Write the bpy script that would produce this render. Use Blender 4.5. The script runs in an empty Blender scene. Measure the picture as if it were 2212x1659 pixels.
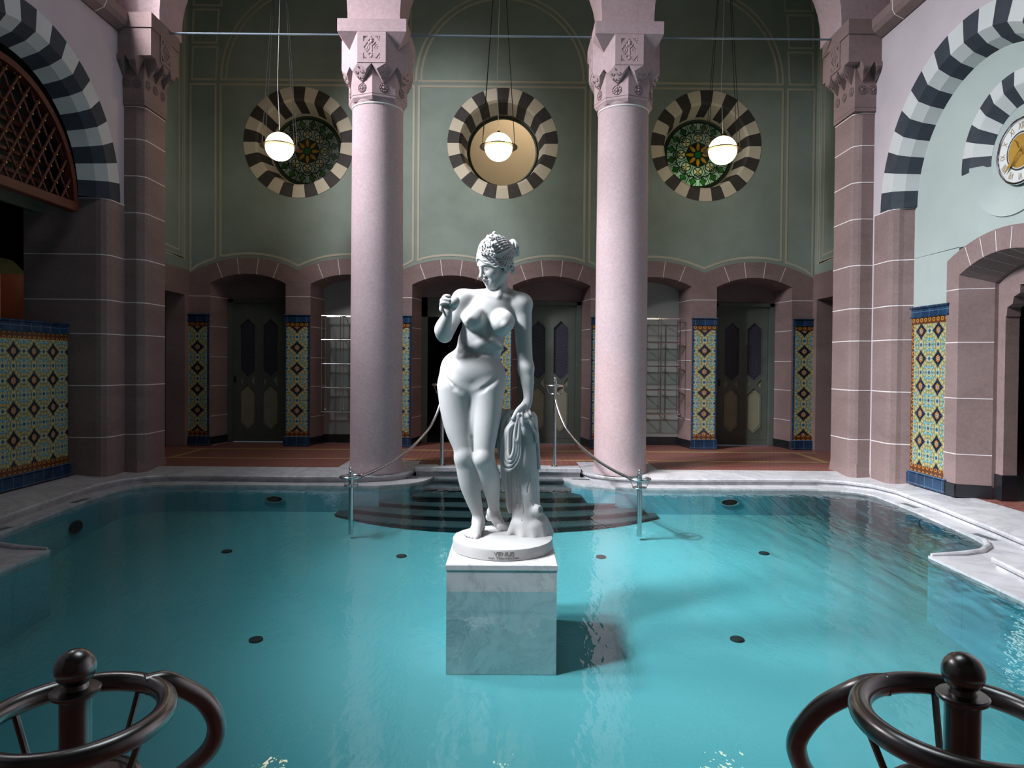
import bpy, bmesh, math, random
from mathutils import Vector, Matrix
import numpy as np
random.seed(7)
C = bpy.context.scene.collection
PI = math.pi
sc = bpy.context.scene
sc.view_settings.view_transform = 'Standard'
sc.view_settings.look = 'None'
sc.view_settings.gamma = 1.0
sc.view_settings.exposure = 0.0
sc.view_settings.use_curve_mapping = False

# ------------------------------------------------------------------ materials
class X:
    """a socket with arithmetic, so node maths can be written as formulas"""
    def __init__(s, nt, sock): s.nt, s.s = nt, sock
    def _m(s, op, *a):
        n = s.nt.nodes.new('ShaderNodeMath'); n.operation = op
        for i, v in enumerate((s,) + a):
            if isinstance(v, X): s.nt.links.new(v.s, n.inputs[i])
            else: n.inputs[i].default_value = v
        return X(s.nt, n.outputs[0])
    def __add__(s, o): return s._m('ADD', o)
    def __sub__(s, o): return s._m('SUBTRACT', o)
    def __mul__(s, o): return s._m('MULTIPLY', o)
    def __truediv__(s, o): return s._m('DIVIDE', o)
    def lt(s, o): return s._m('LESS_THAN', o)
    def gt(s, o): return s._m('GREATER_THAN', o)
    def mx(s, o): return s._m('MAXIMUM', o)
    def mn(s, o): return s._m('MINIMUM', o)
    def pw(s, o): return s._m('POWER', o)
    def ab(s): return s._m('ABSOLUTE')
    def fr(s): return s._m('FRACT')
    def sq(s): return s._m('SQRT')
    def sin(s): return s._m('SINE')
    def at2(s, o): return s._m('ARCTAN2', o)
    def fold(s): return ((s + 100.5).fr() - 0.5).ab()

class Mat:
    def __init__(s, name):
        s.m = bpy.data.materials.new(name); s.m.use_nodes = True
        s.nt = s.m.node_tree; s.nt.nodes.clear()
        s.out = s.nt.nodes.new('ShaderNodeOutputMaterial')
    def n(s, t, **k):
        x = s.nt.nodes.new(t)
        for a, v in k.items(): setattr(x, a, v)
        return x
    def l(s, a, b): s.nt.links.new(a.s if isinstance(a, X) else a, b)
    def co(s, kind='Object'):
        t = s.n('ShaderNodeTexCoord'); return t.outputs[kind]
    def xyz(s, kind='Object', scale=1.0):
        q = s.n('ShaderNodeSeparateXYZ'); s.l(s.co(kind), q.inputs[0])
        return [X(s.nt, q.outputs[i]) * (1.0 / scale) for i in range(3)]
    def noise(s, scale, detail=4, rough=.5, kind='Object', stretch=None, dist=0.0):
        n = s.n('ShaderNodeTexNoise'); n.inputs['Scale'].default_value = scale
        n.inputs['Detail'].default_value = detail; n.inputs['Roughness'].default_value = rough
        n.inputs['Distortion'].default_value = dist
        v = s.co(kind)
        if stretch:
            mp = s.n('ShaderNodeMapping'); mp.inputs['Scale'].default_value = stretch
            s.l(v, mp.inputs[0]); v = mp.outputs[0]
        s.l(v, n.inputs['Vector']); return n.outputs['Fac']
    def ramp(s, fac, stops):
        r = s.n('ShaderNodeValToRGB'); s.l(fac, r.inputs[0])
        e = r.color_ramp.elements
        while len(e) < len(stops): e.new(.5)
        for q, (p, c) in zip(e, stops):
            q.position = p; q.color = (*c, 1)
        return r.outputs[0]
    def mix(s, fac, a, b, mode='MIX'):
        m = s.n('ShaderNodeMix'); m.data_type = 'RGBA'; m.blend_type = mode
        if isinstance(fac, (int, float)): m.inputs[0].default_value = fac
        else: s.l(fac, m.inputs[0])
        for v, i in ((a, 6), (b, 7)):
            if isinstance(v, tuple): m.inputs[i].default_value = (*v, 1)
            else: s.l(v, m.inputs[i])
        return m.outputs[2]
    def bsdf(s, col, rough=.6, metal=0.0, bump=None, bs=.2, bd=.01, spec=.5, trans=None, **kw):
        b = s.n('ShaderNodeBsdfPrincipled')
        if isinstance(col, tuple): b.inputs['Base Color'].default_value = (*col, 1)
        else: s.l(col, b.inputs['Base Color'])
        if isinstance(rough, (int, float)): b.inputs['Roughness'].default_value = rough
        else: s.l(rough, b.inputs['Roughness'])
        b.inputs['Metallic'].default_value = metal
        b.inputs['Specular IOR Level'].default_value = spec
        for k, v in kw.items(): b.inputs[k].default_value = v
        if bump is not None:
            u = s.n('ShaderNodeBump'); u.inputs['Strength'].default_value = bs; u.inputs['Distance'].default_value = bd
            s.l(bump, u.inputs['Height']); s.l(u.outputs[0], b.inputs['Normal'])
        s.l(b.outputs[0], s.out.inputs[0]); return b

def stone(name, a, b, scale=1.2, rough=.8, bed=True, kind='Generated'):
    q = Mat(name)
    f = q.noise(scale, 6, .6, 'Object', (1, 1, 2.2) if bed else None, .6)
    g = q.noise(scale * 26, 4, .7)
    col = q.ramp(f, [(.3, a), (.7, b)])
    col = q.mix(.22, col, q.ramp(g, [(.3, tuple(x * .6 for x in a)), (.7, tuple(min(1, x * 1.25) for x in b))]))
    q.bsdf(col, rough, bump=g, bs=.25, bd=.01, spec=.3)
    return q.m
def plain(name, col, rough=.6, metal=0.0, var=.12, scale=3.0, spec=.4, **kw):
    q = Mat(name)
    f = q.noise(scale, 5, .6)
    q.bsdf(q.ramp(f, [(.25, tuple(c * (1 - var) for c in col)), (.75, tuple(min(1, c * (1 + var)) for c in col))]), rough, metal, spec=spec, **kw)
    return q.m
def emit(name, col, strength):
    q = Mat(name); e = q.n('ShaderNodeEmission'); e.inputs[0].default_value = (*col, 1); e.inputs[1].default_value = strength
    q.l(e.outputs[0], q.out.inputs[0]); return q.m

# ------------------------------------------------------------------ mesh builder
class MB:
    def __init__(s): s.v, s.f, s.m, s.T, s.mi = [], [], [], None, 0
    def xf(s, T): s.T = T; return s
    def mat(s, i): s.mi = i; return s
    def pts(s, ps):
        b = len(s.v)
        for p in ps:
            p = Vector(p); s.v.append(s.T @ p if s.T else p)
        return b
    def face(s, idx): s.f.append(tuple(idx)); s.m.append(s.mi)
    def quad(s, *ps):
        b = s.pts(ps); s.face(range(b, b + len(ps))); return s
    def box(s, x0, x1, y0, y1, z0, z1, bev=0.0):
        if bev:
            e = bev
            b = []
            for z, i in ((z0, e), (z0 + e, 0), (z1 - e, 0), (z1, e)):
                b.append(s.pts([(x0 + i, y0 + i, z), (x1 - i, y0 + i, z), (x1 - i, y1 - i, z), (x0 + i, y1 - i, z)]))
            s.face([b[0] + 3, b[0] + 2, b[0] + 1, b[0]]); s.face(range(b[3], b[3] + 4))
            for k in range(3):
                for j in range(4):
                    s.face([b[k] + j, b[k] + (j + 1) % 4, b[k + 1] + (j + 1) % 4, b[k + 1] + j])
            return s
        b = s.pts([(x, y, z) for z in (z0, z1) for (x, y) in ((x0, y0), (x1, y0), (x1, y1), (x0, y1))])
        for q in ((3, 2, 1, 0), (4, 5, 6, 7), (0, 1, 5, 4), (1, 2, 6, 5), (2, 3, 7, 6), (3, 0, 4, 7)):
            s.face([b + i for i in q])
        return s
    def rings(s, rr, closed=True, cap0=True, cap1=True, loop=False):
        n = len(rr[0]); bs = [s.pts(r) for r in rr]
        pairs = list(zip(bs, bs[1:])) + ([(bs[-1], bs[0])] if loop else [])
        for a, b in pairs:
            for j in range(n if closed else n - 1):
                k = (j + 1) % n
                s.face([a + j, a + k, b + k, b + j])
        if closed and not loop:
            if cap0: s.face([bs[0] + j for j in range(n - 1, -1, -1)])
            if cap1: s.face([bs[-1] + j for j in range(n)])
        return s
    def prism(s, poly, z0, z1, f=lambda x, y, z: (x, y, z)):
        return s.rings([[f(x, y, z0) for x, y in poly], [f(x, y, z1) for x, y in poly]])
    def lathe(s, prof, c=(0, 0, 0), n=24, a0=0.0, cap=True):
        rr = [[(c[0] + r * math.cos(a0 + 2 * PI * i / n), c[1] + r * math.sin(a0 + 2 * PI * i / n), c[2] + z) for i in range(n)] for r, z in prof]
        return s.rings(rr, cap0=cap, cap1=cap)
    def sphere(s, c, r, n=20, m=12, sc=(1, 1, 1), R=None):
        rr = []
        for k in range(m + 1):
            t = PI * k / m; t = min(max(t, .03), PI - .03)
            row = []
            for i in range(n):
                p = Vector((r * sc[0] * math.sin(t) * math.cos(2 * PI * i / n), r * sc[1] * math.sin(t) * math.sin(2 * PI * i / n), -r * sc[2] * math.cos(t)))
                row.append((R @ p if R else p) + Vector(c))
            rr.append(row)
        return s.rings(rr)
    def tube(s, path, r, n=10, loop=False):
        P = [Vector(p) for p in path]; N = len(P); rr = []
        rad = r if isinstance(r, (list, tuple)) else [r] * N
        up = None
        for i in range(N):
            t = (P[(i + 1) % N] - P[i - 1]) if loop else (P[min(i + 1, N - 1)] - P[max(i - 1, 0)])
            t.normalize()
            if up is None:
                up = Vector((0, 0, 1)) if abs(t.z) < .9 else Vector((1, 0, 0))
            u = (up - t * up.dot(t)).normalized(); w = t.cross(u); up = u
            rr.append([P[i] + (u * math.cos(2 * PI * k / n) + w * math.sin(2 * PI * k / n)) * rad[i] for k in range(n)])
        return s.rings(rr, loop=loop)
    def torus(s, c, R, r, n=32, m=10, ax='z'):
        path = []
        for i in range(n):
            a = 2 * PI * i / n; p = (R * math.cos(a), R * math.sin(a))
            path.append({'z': (c[0] + p[0], c[1] + p[1], c[2]), 'y': (c[0] + p[0], c[1], c[2] + p[1]), 'x': (c[0], c[1] + p[0], c[2] + p[1])}[ax])
        return s.tube(path, r, m, loop=True)
    def hull(s, ps):
        bm = bmesh.new(); vs = [bm.verts.new(Vector(p)) for p in ps]
        bmesh.ops.convex_hull(bm, input=vs)
        bmesh.ops.delete(bm, geom=[v for v in bm.verts if not v.link_faces], context='VERTS')
        bm.verts.index_update(); b = s.pts([v.co for v in bm.verts])
        for f in bm.faces: s.face([b + v.index for v in f.verts])
        bm.free(); return s
    def plate(s, outer, holes, d0, d1, f):
        """a flat plate with holes: 2D loops, thickness d0..d1, f(u,v,d) -> 3D"""
        bm = bmesh.new(); loops = []
        for lp in [outer] + list(holes):
            vs = [bm.verts.new((u, v, 0)) for u, v in lp]
            for i in range(len(vs)): bm.edges.new((vs[i], vs[(i + 1) % len(vs)]))
            loops.append(lp)
        bmesh.ops.triangle_fill(bm, use_beauty=True, use_dissolve=False, edges=bm.edges[:])
        bm.verts.index_update()
        for d, rev in ((d0, False), (d1, True)):
            b = s.pts([f(v.co.x, v.co.y, d) for v in bm.verts])
            for fc in bm.faces:
                q = [b + v.index for v in fc.verts]
                s.face(q[::-1] if rev else q)
        bm.free()
        for lp in loops:
            b0 = s.pts([f(u, v, d0) for u, v in lp]); b1 = s.pts([f(u, v, d1) for u, v in lp]); n = len(lp)
            for i in range(n):
                k = (i + 1) % n; s.face([b0 + i, b0 + k, b1 + k, b1 + i])
        return s
    def ribbon(s, path, w, f, closed=False):
        """flat strip of width w along a 2D path, mapped by f(u,v)"""
        N = len(path); L, R = [], []
        for i in range(N):
            a = path[i - 1] if (i > 0 or closed) else None
            c = path[(i + 1) % N] if (i < N - 1 or closed) else None
            p = Vector(path[i]); ns = []
            for q0, q1 in ((a, p), (p, c)):
                if q0 is None or q1 is None: continue
                t = (Vector(q1) - Vector(q0))
                if t.length > 1e-9: t.normalize(); ns.append(Vector((-t.y, t.x)))
            nn = sum(ns, Vector((0, 0))); nn.normalize(); k = 1 / max(.35, nn.dot(ns[0]))
            L.append(p + nn * (w / 2 * k)); R.append(p - nn * (w / 2 * k))
        b0 = s.pts([f(q.x, q.y) for q in L]); b1 = s.pts([f(q.x, q.y) for q in R])
        for i in range(N if closed else N - 1):
            k = (i + 1) % N; s.face([b0 + i, b0 + k, b1 + k, b1 + i])
        return s
    def build(s, name, mats, parent=None, smooth=False, origin=None, angle=35, fix=True):
        if origin is None: origin = Vector((0, 0, 0))
        else: origin = Vector(origin)
        me = bpy.data.meshes.new(name)
        me.from_pydata([tuple(v - origin) for v in s.v], [], s.f)
        for m in (mats if isinstance(mats, (list, tuple)) else [mats]): me.materials.append(m)
        me.polygons.foreach_set('material_index', s.m)
        bm = bmesh.new(); bm.from_mesh(me)
        bmesh.ops.remove_doubles(bm, verts=bm.verts, dist=1e-5)
        if fix: bmesh.ops.recalc_face_normals(bm, faces=bm.faces)
        bm.to_mesh(me); bm.free()
        if smooth:
            me.polygons.foreach_set('use_smooth', [True] * len(me.polygons))
            if angle < 180: me.set_sharp_from_angle(angle=math.radians(angle))
        me.update()
        o = bpy.data.objects.new(name, me); C.objects.link(o)
        if parent: o.parent = parent
        else: o.location = origin
        return o

def thing(name, label, cat, loc=(0, 0, 0), rz=0.0, group=None):
    o = bpy.data.objects.new(name, None); C.objects.link(o)
    o.empty_display_size = .1
    o.location = loc; o.rotation_euler = (0, 0, rz)
    return tag(o, label, cat, group)
def tag(o, label, cat, group=None, kind=None):
    o['label'] = label; o['category'] = cat
    if group: o['group'] = group
    if kind: o['kind'] = kind
    return o
def struct(o): o['kind'] = 'structure'; return o
def dup(root, loc, rz=None, label=None, mirror=False):
    r = root.copy(); C.objects.link(r); r.location = loc
    if rz is not None: r.rotation_euler = (0, 0, rz)
    if mirror: r.scale = (-1, 1, 1)
    if label: r['label'] = label
    for ch in list(root.children):
        c = ch.copy(); C.objects.link(c); c.parent = r
        for g in list(ch.children):
            d = g.copy(); C.objects.link(d); d.parent = c
    return r
def arc(cx, cy, r, a0, a1, n):
    return [(cx + r * math.cos(a0 + (a1 - a0) * i / n), cy + r * math.sin(a0 + (a1 - a0) * i / n)) for i in range(n + 1)]
def text_mesh(body, size, extrude=0.0):
    cu = bpy.data.curves.new('lettering', 'FONT'); cu.body = body; cu.size = size; cu.extrude = extrude
    cu.align_x = 'CENTER'; cu.align_y = 'CENTER'; cu.resolution_u = 3
    o = bpy.data.objects.new('lettering', cu); C.objects.link(o)
    bpy.context.view_layer.update()
    dg = bpy.context.evaluated_depsgraph_get(); me = o.evaluated_get(dg).to_mesh()
    vs = [v.co.copy() for v in me.vertices]; fs = [tuple(p.vertices) for p in me.polygons]
    o.evaluated_get(dg).to_mesh_clear(); bpy.data.objects.remove(o); bpy.data.curves.remove(cu)
    return vs, fs
# ------------------------------------------------------------------ the palette
def plaster(name, a, b, sc_=.9):
    q = Mat(name)
    f = q.noise(sc_, 8, .62); g = q.noise(40, 3, .6)
    col = q.ramp(f, [(.30, a), (.70, b)])
    q.bsdf(col, .85, bump=g, bs=.12, bd=.006, spec=.25); return q.m
M = {}
M['green'] = plaster('sage_plaster', (.205, .248, .208), (.295, .35, .305))
M['stripe'] = plain('beige_paint', (.46, .42, .32), .8, var=.10)
M['mauve'] = plaster('mauve_plaster', (.46, .40, .43), (.56, .49, .52))
M['mint'] = plaster('mint_plaster', (.37, .42, .40), (.44, .495, .47))
M['sand'] = stone('red_sandstone', (.195, .132, .124), (.285, .198, .189))
M['pink'] = stone('pink_sandstone', (.40, .285, .295), (.50, .37, .38), .9)
M['shaft'] = stone('lavender_sandstone', (.41, .305, .32), (.51, .395, .405), 1.1, bed=False)
M['mortar'] = plain('white_mortar', (.74, .68, .66), .9, var=.05)
M['marblerim'] = None
M['red_floor'] = None
M['black_paint'] = plain('blue_black_paint', (.035, .042, .055), .7, var=.2, scale=8)
M['white_paint'] = plain('grey_white_paint', (.56, .57, .56), .75, var=.06)
M['cream_paint'] = plain('cream_paint', (.62, .55, .42), .75, var=.06)
M['brown_black'] = plain('brown_black_paint', (.05, .043, .038), .7, var=.2, scale=8)
M['steel'] = plain('brushed_steel', (.58, .58, .59), .24, 1.0, var=.06, scale=30)
M['steel_shaded'] = plain('shaded_steel', (.30, .285, .27), .27, 1.0, var=.08, scale=30)  # same steel, with its dim surroundings put into the colour
M['chrome'] = plain('chrome', (.75, .76, .77), .12, 1.0, var=.03)
M['iron'] = plain('dark_iron', (.018, .018, .018), .7)
M['gold'] = plain('gilt', (.62, .40, .10), .35, .8, var=.1)
M['door'] = plain('green_door_paint', (.10, .12, .10), .45, var=.12, scale=5)
M['doorpanel'] = plain('olive_door_panel', (.27, .27, .19), .5, var=.1, scale=5)
M['dark'] = plain('unlit_interior_black', (.012, .012, .011), .9)  # near-black paints in the darkness of unlit rooms
M['bluetile'] = None
M['blackskirt'] = plain('black_skirting', (.012, .013, .017), .25, var=.2, spec=.6)
M['redwood'] = plain('red_brown_wood', (.11, .024, .013), .5, var=.25, scale=9)
M['rod'] = plain('grey_iron_rod', (.20, .25, .30), .4, .5)

def marble(name, base, vein, scale=1.6, rough=.35, stain=None, amt=.75):
    q = Mat(name)
    w = q.noise(scale, 9, .68, 'Object', None, 1.6)
    v = (X(q.nt, w) - .5).ab()
    col = q.ramp(v.s, [(.0, vein), (.035, tuple(a * .35 + b * .65 for a, b in zip(vein, base))), (.13, base)])
    big = q.noise(scale * .7, 5, .6)
    col = q.mix(amt, base, col)
    col = q.mix(q.ramp(big, [(.42, (0, 0, 0)), (.75, (.55, .55, .55))]), col, tuple(x * .86 for x in base))
    if stain:
        st = q.noise(1.1, 6, .7, 'Object', None, .8)
        col = q.mix(q.ramp(st, [(.55, (0, 0, 0)), (.75, (.5, .5, .5))]), col, stain)
    q.bsdf(col, rough, spec=.4); return q.m
M['marblerim'] = marble('grey_veined_marble', (.56, .555, .57), (.30, .30, .32), 1.3, .35, (.36, .30, .22))
M['pedmarble'] = marble('white_veined_marble', (.74, .73, .74), (.30, .31, .33), 2.0, .3, None, .45)
M['statue'] = plain('white_statue_marble', (.56, .56, .555), .5, var=.05, scale=6, spec=.3)

def red_floor():
    q = Mat('red_quarry_tile')
    b = q.n('ShaderNodeTexBrick'); q.l(q.co('Object'), b.inputs['Vector'])
    b.inputs['Color1'].default_value = (.25, .065, .045, 1); b.inputs['Color2'].default_value = (.21, .06, .045, 1)
    b.inputs['Mortar'].default_value = (.42, .30, .26, 1); b.inputs['Scale'].default_value = 1
    b.inputs['Brick Width'].default_value = .17; b.inputs['Row Height'].default_value = .075; b.inputs['Mortar Size'].default_value = .005
    q.bsdf(b.outputs[0], .35, spec=.5); return q.m
M['red_floor'] = red_floor()
M['floor_border'] = plain('yellow_border_tile', (.42, .30, .12), .4, var=.3, scale=25)

def blue_tile():
    q = Mat('blue_glazed_tile')
    x, y, z = q.xyz('Object')
    gx = ((x / .155).fold()).lt(.018); gz = (((z - .02) / .13).fold()).lt(.02)
    f = q.noise(6, 4, .6)
    col = q.ramp(f, [(.3, (.008, .020, .05)), (.7, (.018, .055, .12))])
    col = q.mix(gx.mx(gz).s, col, (.10, .17, .25))
    q.bsdf(col, .2, spec=.35); return q.m
M['bluetile'] = blue_tile()

def border_tile():
    q = Mat('amber_border_tile')
    x, y, z = q.xyz('Object', .075)
    fx = x.fold(); fz = z.fold()
    d = (fx * fx + fz * fz).sq()
    col = q.mix(d.lt(.33).s, (.11, .035, .015), (.42, .20, .03))
    col = q.mix(d.lt(.16).s, col, (.10, .03, .02))
    q.bsdf(col, .15, spec=.6); return q.m
M['bordertile'] = border_tile()

def art_tile(period):
    """repeating glazed tile: dark stars with amber rings, cream scrolls and blue flowers"""
    q = Mat('patterned_glazed_tile')
    x, y, z = q.xyz('Object', period)
    ax, az = x.fold(), z.fold()
    def d(cx, cz): 
        dx, dz = ax - cx, az - cz
        return (dx * dx + dz * dz).sq()
    col = (.055, .13, .145)
    lobes = [(.16, .27, .105), (.27, .17, .10), (.05, .37, .085), (.37, .06, .085), (.36, .36, .12), (.22, .42, .085), (.43, .22, .085)]
    for cx, cz, r in lobes:
        dd = d(cx, cz)
        col = q.mix(dd.lt(r).s, col, (.47, .41, .18))
        col = q.mix(((dd - r * .62).ab()).lt(.013).s, col, (.26, .24, .11))
        col = q.mix(((dd - r).ab()).lt(.012).s, col, (.17, .19, .12))
    for cx, cz, r in [(.29, .31, .062), (.31, .44, .05), (.45, .31, .05)]:
        dd = d(cx, cz)
        col = q.mix(dd.lt(r).s, col, (.05, .26, .38))
        col = q.mix(dd.lt(r * .5).s, col, (.22, .50, .60))
    for cx, cz in [(0, .5), (.5, 0), (.5, .5)]:
        dd = d(cx, cz)
        col = q.mix(dd.lt(.10).s, col, (.12, .24, .27))
        col = q.mix(dd.lt(.045).s, col, (.01, .03, .10))
        col = q.mix(((dd - .10).ab()).lt(.013).s, col, (.55, .53, .33))
    star = (ax.mx(.0001).pw(.78) + az.mx(.0001).pw(.78)).lt(.445)
    col = q.mix(star.s, col, (.008, .014, .035))
    r0 = d(0, 0)
    ang = X(q.nt, az.s).at2(ax)
    rr = r0 + (ang * 8.0).sin() * .012
    col = q.mix(rr.lt(.125).s, col, (.22, .055, .012))
    col = q.mix(((rr - .095).ab()).lt(.018).s, col, (.45, .20, .035))
    col = q.mix(r0.lt(.062).s, col, (.02, .06, .13))
    col = q.mix((((r0 - .045).ab()).lt(.012)).s, col, (.55, .53, .38))
    grid = (((x * 2).fold()).lt(.012)).mx(((z * 2).fold()).lt(.012))
    col = q.mix((grid * .55).s, col, (.10, .16, .20))
    f = q.noise(30, 2, .5)
    q.bsdf(col, .14, spec=.6, bump=f, bs=.03, bd=.002); return q.m
M['arttile'] = art_tile(.337)
M['arttile_side'] = art_tile(.31)

def pool_paint(name, a, b, joint=None):
    q = Mat(name); f = q.noise(.8, 4, .5)
    col = q.ramp(f, [(.3, a), (.7, b)])
    if joint:
        x, y, z = q.xyz('Object')
        g = (x / .62).fold().lt(.008).mx((y / .62).fold().lt(.008))
        col = q.mix((g * .35).s, col, joint)
    q.bsdf(col, .6, spec=.1); return q.m
M['poolfloor'] = pool_paint('turquoise_pool_floor', (.165, .43, .45), (.195, .475, .49))
M['poolwall'] = pool_paint('turquoise_marble_pool_wall', (.20, .53, .62), (.24, .59, .67), (.10, .32, .40))
def granite():
    q = Mat('dark_granite'); f = q.noise(160, 2, .7)
    q.bsdf(q.ramp(f, [(.35, (.02, .028, .03)), (.62, (.085, .11, .11))]), .5, spec=.3); return q.m
M['granite'] = granite()
M['step_riser'] = plain('shaded_step_riser', (.010, .016, .020), .5)  # shade on the risers put into the colour

def water():
    q = Mat('pool_water')
    a = q.noise(5.0, 3, .55, 'Object', (1, .45, 1), .4); b = q.noise(22, 2, .5, 'Object', (1, .5, 1))
    h = X(q.nt, a) * 1.0 + X(q.nt, b) * .34
    bu = q.n('ShaderNodeBump'); bu.inputs['Strength'].default_value = .12; bu.inputs['Distance'].default_value = .05
    q.l(h.s, bu.inputs['Height'])
    fr = q.n('ShaderNodeFresnel'); fr.inputs[0].default_value = 1.33; q.l(bu.outputs[0], fr.inputs['Normal'])
    t = q.n('ShaderNodeBsdfTransparent'); t.inputs[0].default_value = (.72, .93, .95, 1)
    g = q.n('ShaderNodeBsdfGlossy'); g.inputs['Roughness'].default_value = .015; g.inputs[0].default_value = (1, 1, 1, 1)
    q.l(bu.outputs[0], g.inputs['Normal'])
    mx = q.n('ShaderNodeMixShader'); q.l(fr.outputs[0], mx.inputs[0]); q.l(t.outputs[0], mx.inputs[1]); q.l(g.outputs[0], mx.inputs[2])
    q.l(mx.outputs[0], q.out.inputs[0]); return q.m
M['water'] = water()

def stained(name, lift):
    """leaded glass rose: green boss, amber petals, pale flowers and green leaves, in local x,z about the centre, radius 0.52"""
    q = Mat(name)
    x, y, z = q.xyz('Object', .55)
    r = (x * x + z * z).sq(); a = z.at2(x)
    t8 = ((a * (8 / (2 * PI))).fold())          # 0 on a petal axis, .5 between
    t16 = ((a * (16 / (2 * PI)) + .5).fold())
    t4 = ((a * (8 / (2 * PI)) + .5).fold())
    f = q.noise(9, 3, .5)
    pale = q.ramp(f, [(.3, (.26, .30, .25)), (.7, (.42, .46, .40))])
    green = q.ramp(f, [(.3, (.03, .10, .03)), (.7, (.10, .22, .07))])
    amber = q.ramp(f, [(.3, (.32, .18, .02)), (.7, (.52, .33, .05))])
    col = q.mix(.0, pale, pale)
    leaf = ((t16 * 1.0) + ((r - .82).ab() * 2.2)).lt(.30)
    col = q.mix(leaf.s, col, green)
    line = (((r - .74) + (t8 * t8 * .7)).ab()).lt(.014).mx((((r - .60) - t8 * .25).ab()).lt(.014)).mx(((t16 - .33).ab()).lt(.02) * r.gt(.70)).mx((((t16) + ((r - .82).ab() * 2.2) - .30).ab()).lt(.035))
    # ring of eight small flowers
    kx = t8 * .52 * (r * 1.0) * 1.5; 
    fd = ((kx * kx) + (r - .52) * (r - .52)).sq()
    col = q.mix(fd.lt(.15).s, col, (.035, .06, .025))
    pet = ((kx * (r - .52)).ab()).lt(.0022) * fd.lt(.125)
    col = q.mix((fd.lt(.12) * ((kx - (r - .52).ab()).ab()).gt(.022)).s, col, (.48, .44, .34))
    col = q.mix(fd.lt(.03).s, col, amber)
    col = q.mix(((r - .37).lt(0)).s, col, (.03, .05, .025))
    petal = ((t8 * r * 1.35) + ((r - .23).ab() - .04).mx(0) * .75).lt(.085) * r.lt(.37)
    col = q.mix(petal.s, col, amber)
    col = q.mix(r.lt(.115).s, col, (.03, .17, .06))
    spoke = ((t4 * r).lt(.014) * r.gt(.40)).mx(((r - .115).ab()).lt(.014)).mx(((r - .685).ab()).lt(.010)).mx(line)
    col = q.mix((spoke * r.gt(.1)).s, col, (.012, .022, .012))
    col = q.mix(r.gt(.945).s, col, (.03, .06, .03))
    d = q.n('ShaderNodeBsdfDiffuse'); q.l(col, d.inputs[0])
    tr = q.n('ShaderNodeBsdfTranslucent'); q.l(col, tr.inputs[0])
    gl = q.n('ShaderNodeBsdfGlossy'); gl.inputs[1].default_value = .15
    m1 = q.n('ShaderNodeMixShader'); m1.inputs[0].default_value = lift; q.l(d.outputs[0], m1.inputs[1]); q.l(tr.outputs[0], m1.inputs[2])
    m2 = q.n('ShaderNodeMixShader'); m2.inputs[0].default_value = .05; q.l(m1.outputs[0], m2.inputs[1]); q.l(gl.outputs[0], m2.inputs[2])
    q.l(m2.outputs[0], q.out.inputs[0]); return q.m
M['stained'] = stained('stained_glass', .6)
def obscured():
    q = Mat('obscured_door_glass'); f = q.noise(90, 2, .6)
    q.bsdf(q.ramp(f, [(.4, (.018, .018, .03)), (.72, (.10, .10, .14))]), .25, spec=.6); return q.m
M['doorglass'] = obscured()
M['niche'] = plaster('grey_niche_plaster', (.30, .31, .29), (.36, .37, .35))
M['warmplaster'] = plaster('warm_cream_plaster', (.62, .52, .40), (.68, .58, .46))
M['brownband'] = plain('dark_bronze_band', (.14, .12, .09), .6, var=.3, scale=12)
M['doorframe'] = plain('dark_green_iron', (.03, .05, .03), .5, .2)
def shelfglass():
    q = Mat('clear_shelf_glass'); t = q.n('ShaderNodeBsdfTransparent'); t.inputs[0].default_value = (.80, .88, .86, 1)
    g = q.n('ShaderNodeBsdfGlossy'); g.inputs[1].default_value = .05
    m = q.n('ShaderNodeMixShader'); m.inputs[0].default_value = .08; q.l(t.outputs[0], m.inputs[1]); q.l(g.outputs[0], m.inputs[2]); q.l(m.outputs[0], q.out.inputs[0]); return q.m
M['shelfglass'] = shelfglass()
M['carve_shade'] = plain('recess_shade_stone', (.20, .145, .145), .9, var=.15, scale=20)  # darker stone colour paints in the shade of the carved recesses
M['whitering'] = plain('white_joint_ring', (.72, .69, .68), .8, var=.05)
M['dialwhite'] = plain('enamel_white', (.66, .67, .66), .3, var=.03)
M['numeral'] = plain('bronze_numeral', (.28, .18, .07), .4)
M['darkroom'] = plain('dark_room_wall', (.05, .035, .025), .8)
M['darkgreen'] = plain('dark_green_wall', (.075, .085, .055), .85, var=.15)
M['daypane'] = emit('bright_leaded_daylight', (.80, 1.0, .92), 2.4)
M['globe'] = emit('glowing_opal_glass', (1.0, .80, .46), 10.0)
M['lampring'] = plain('dark_bronze_ring', (.035, .022, .012), .4, .5)
M['inletrim'] = plain('pale_metal_rim', (.45, .52, .52), .35, .4)
M['letter'] = plain('dark_lettering', (.27, .25, .22), .7, var=.05)  # lettering darker than the plinth marble
M['upper'] = stone('low_bounce_upper_stone', (.10, .075, .07), (.15, .11, .10), .8)  # unseen upper walls coloured dark to keep bounced light down
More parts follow.
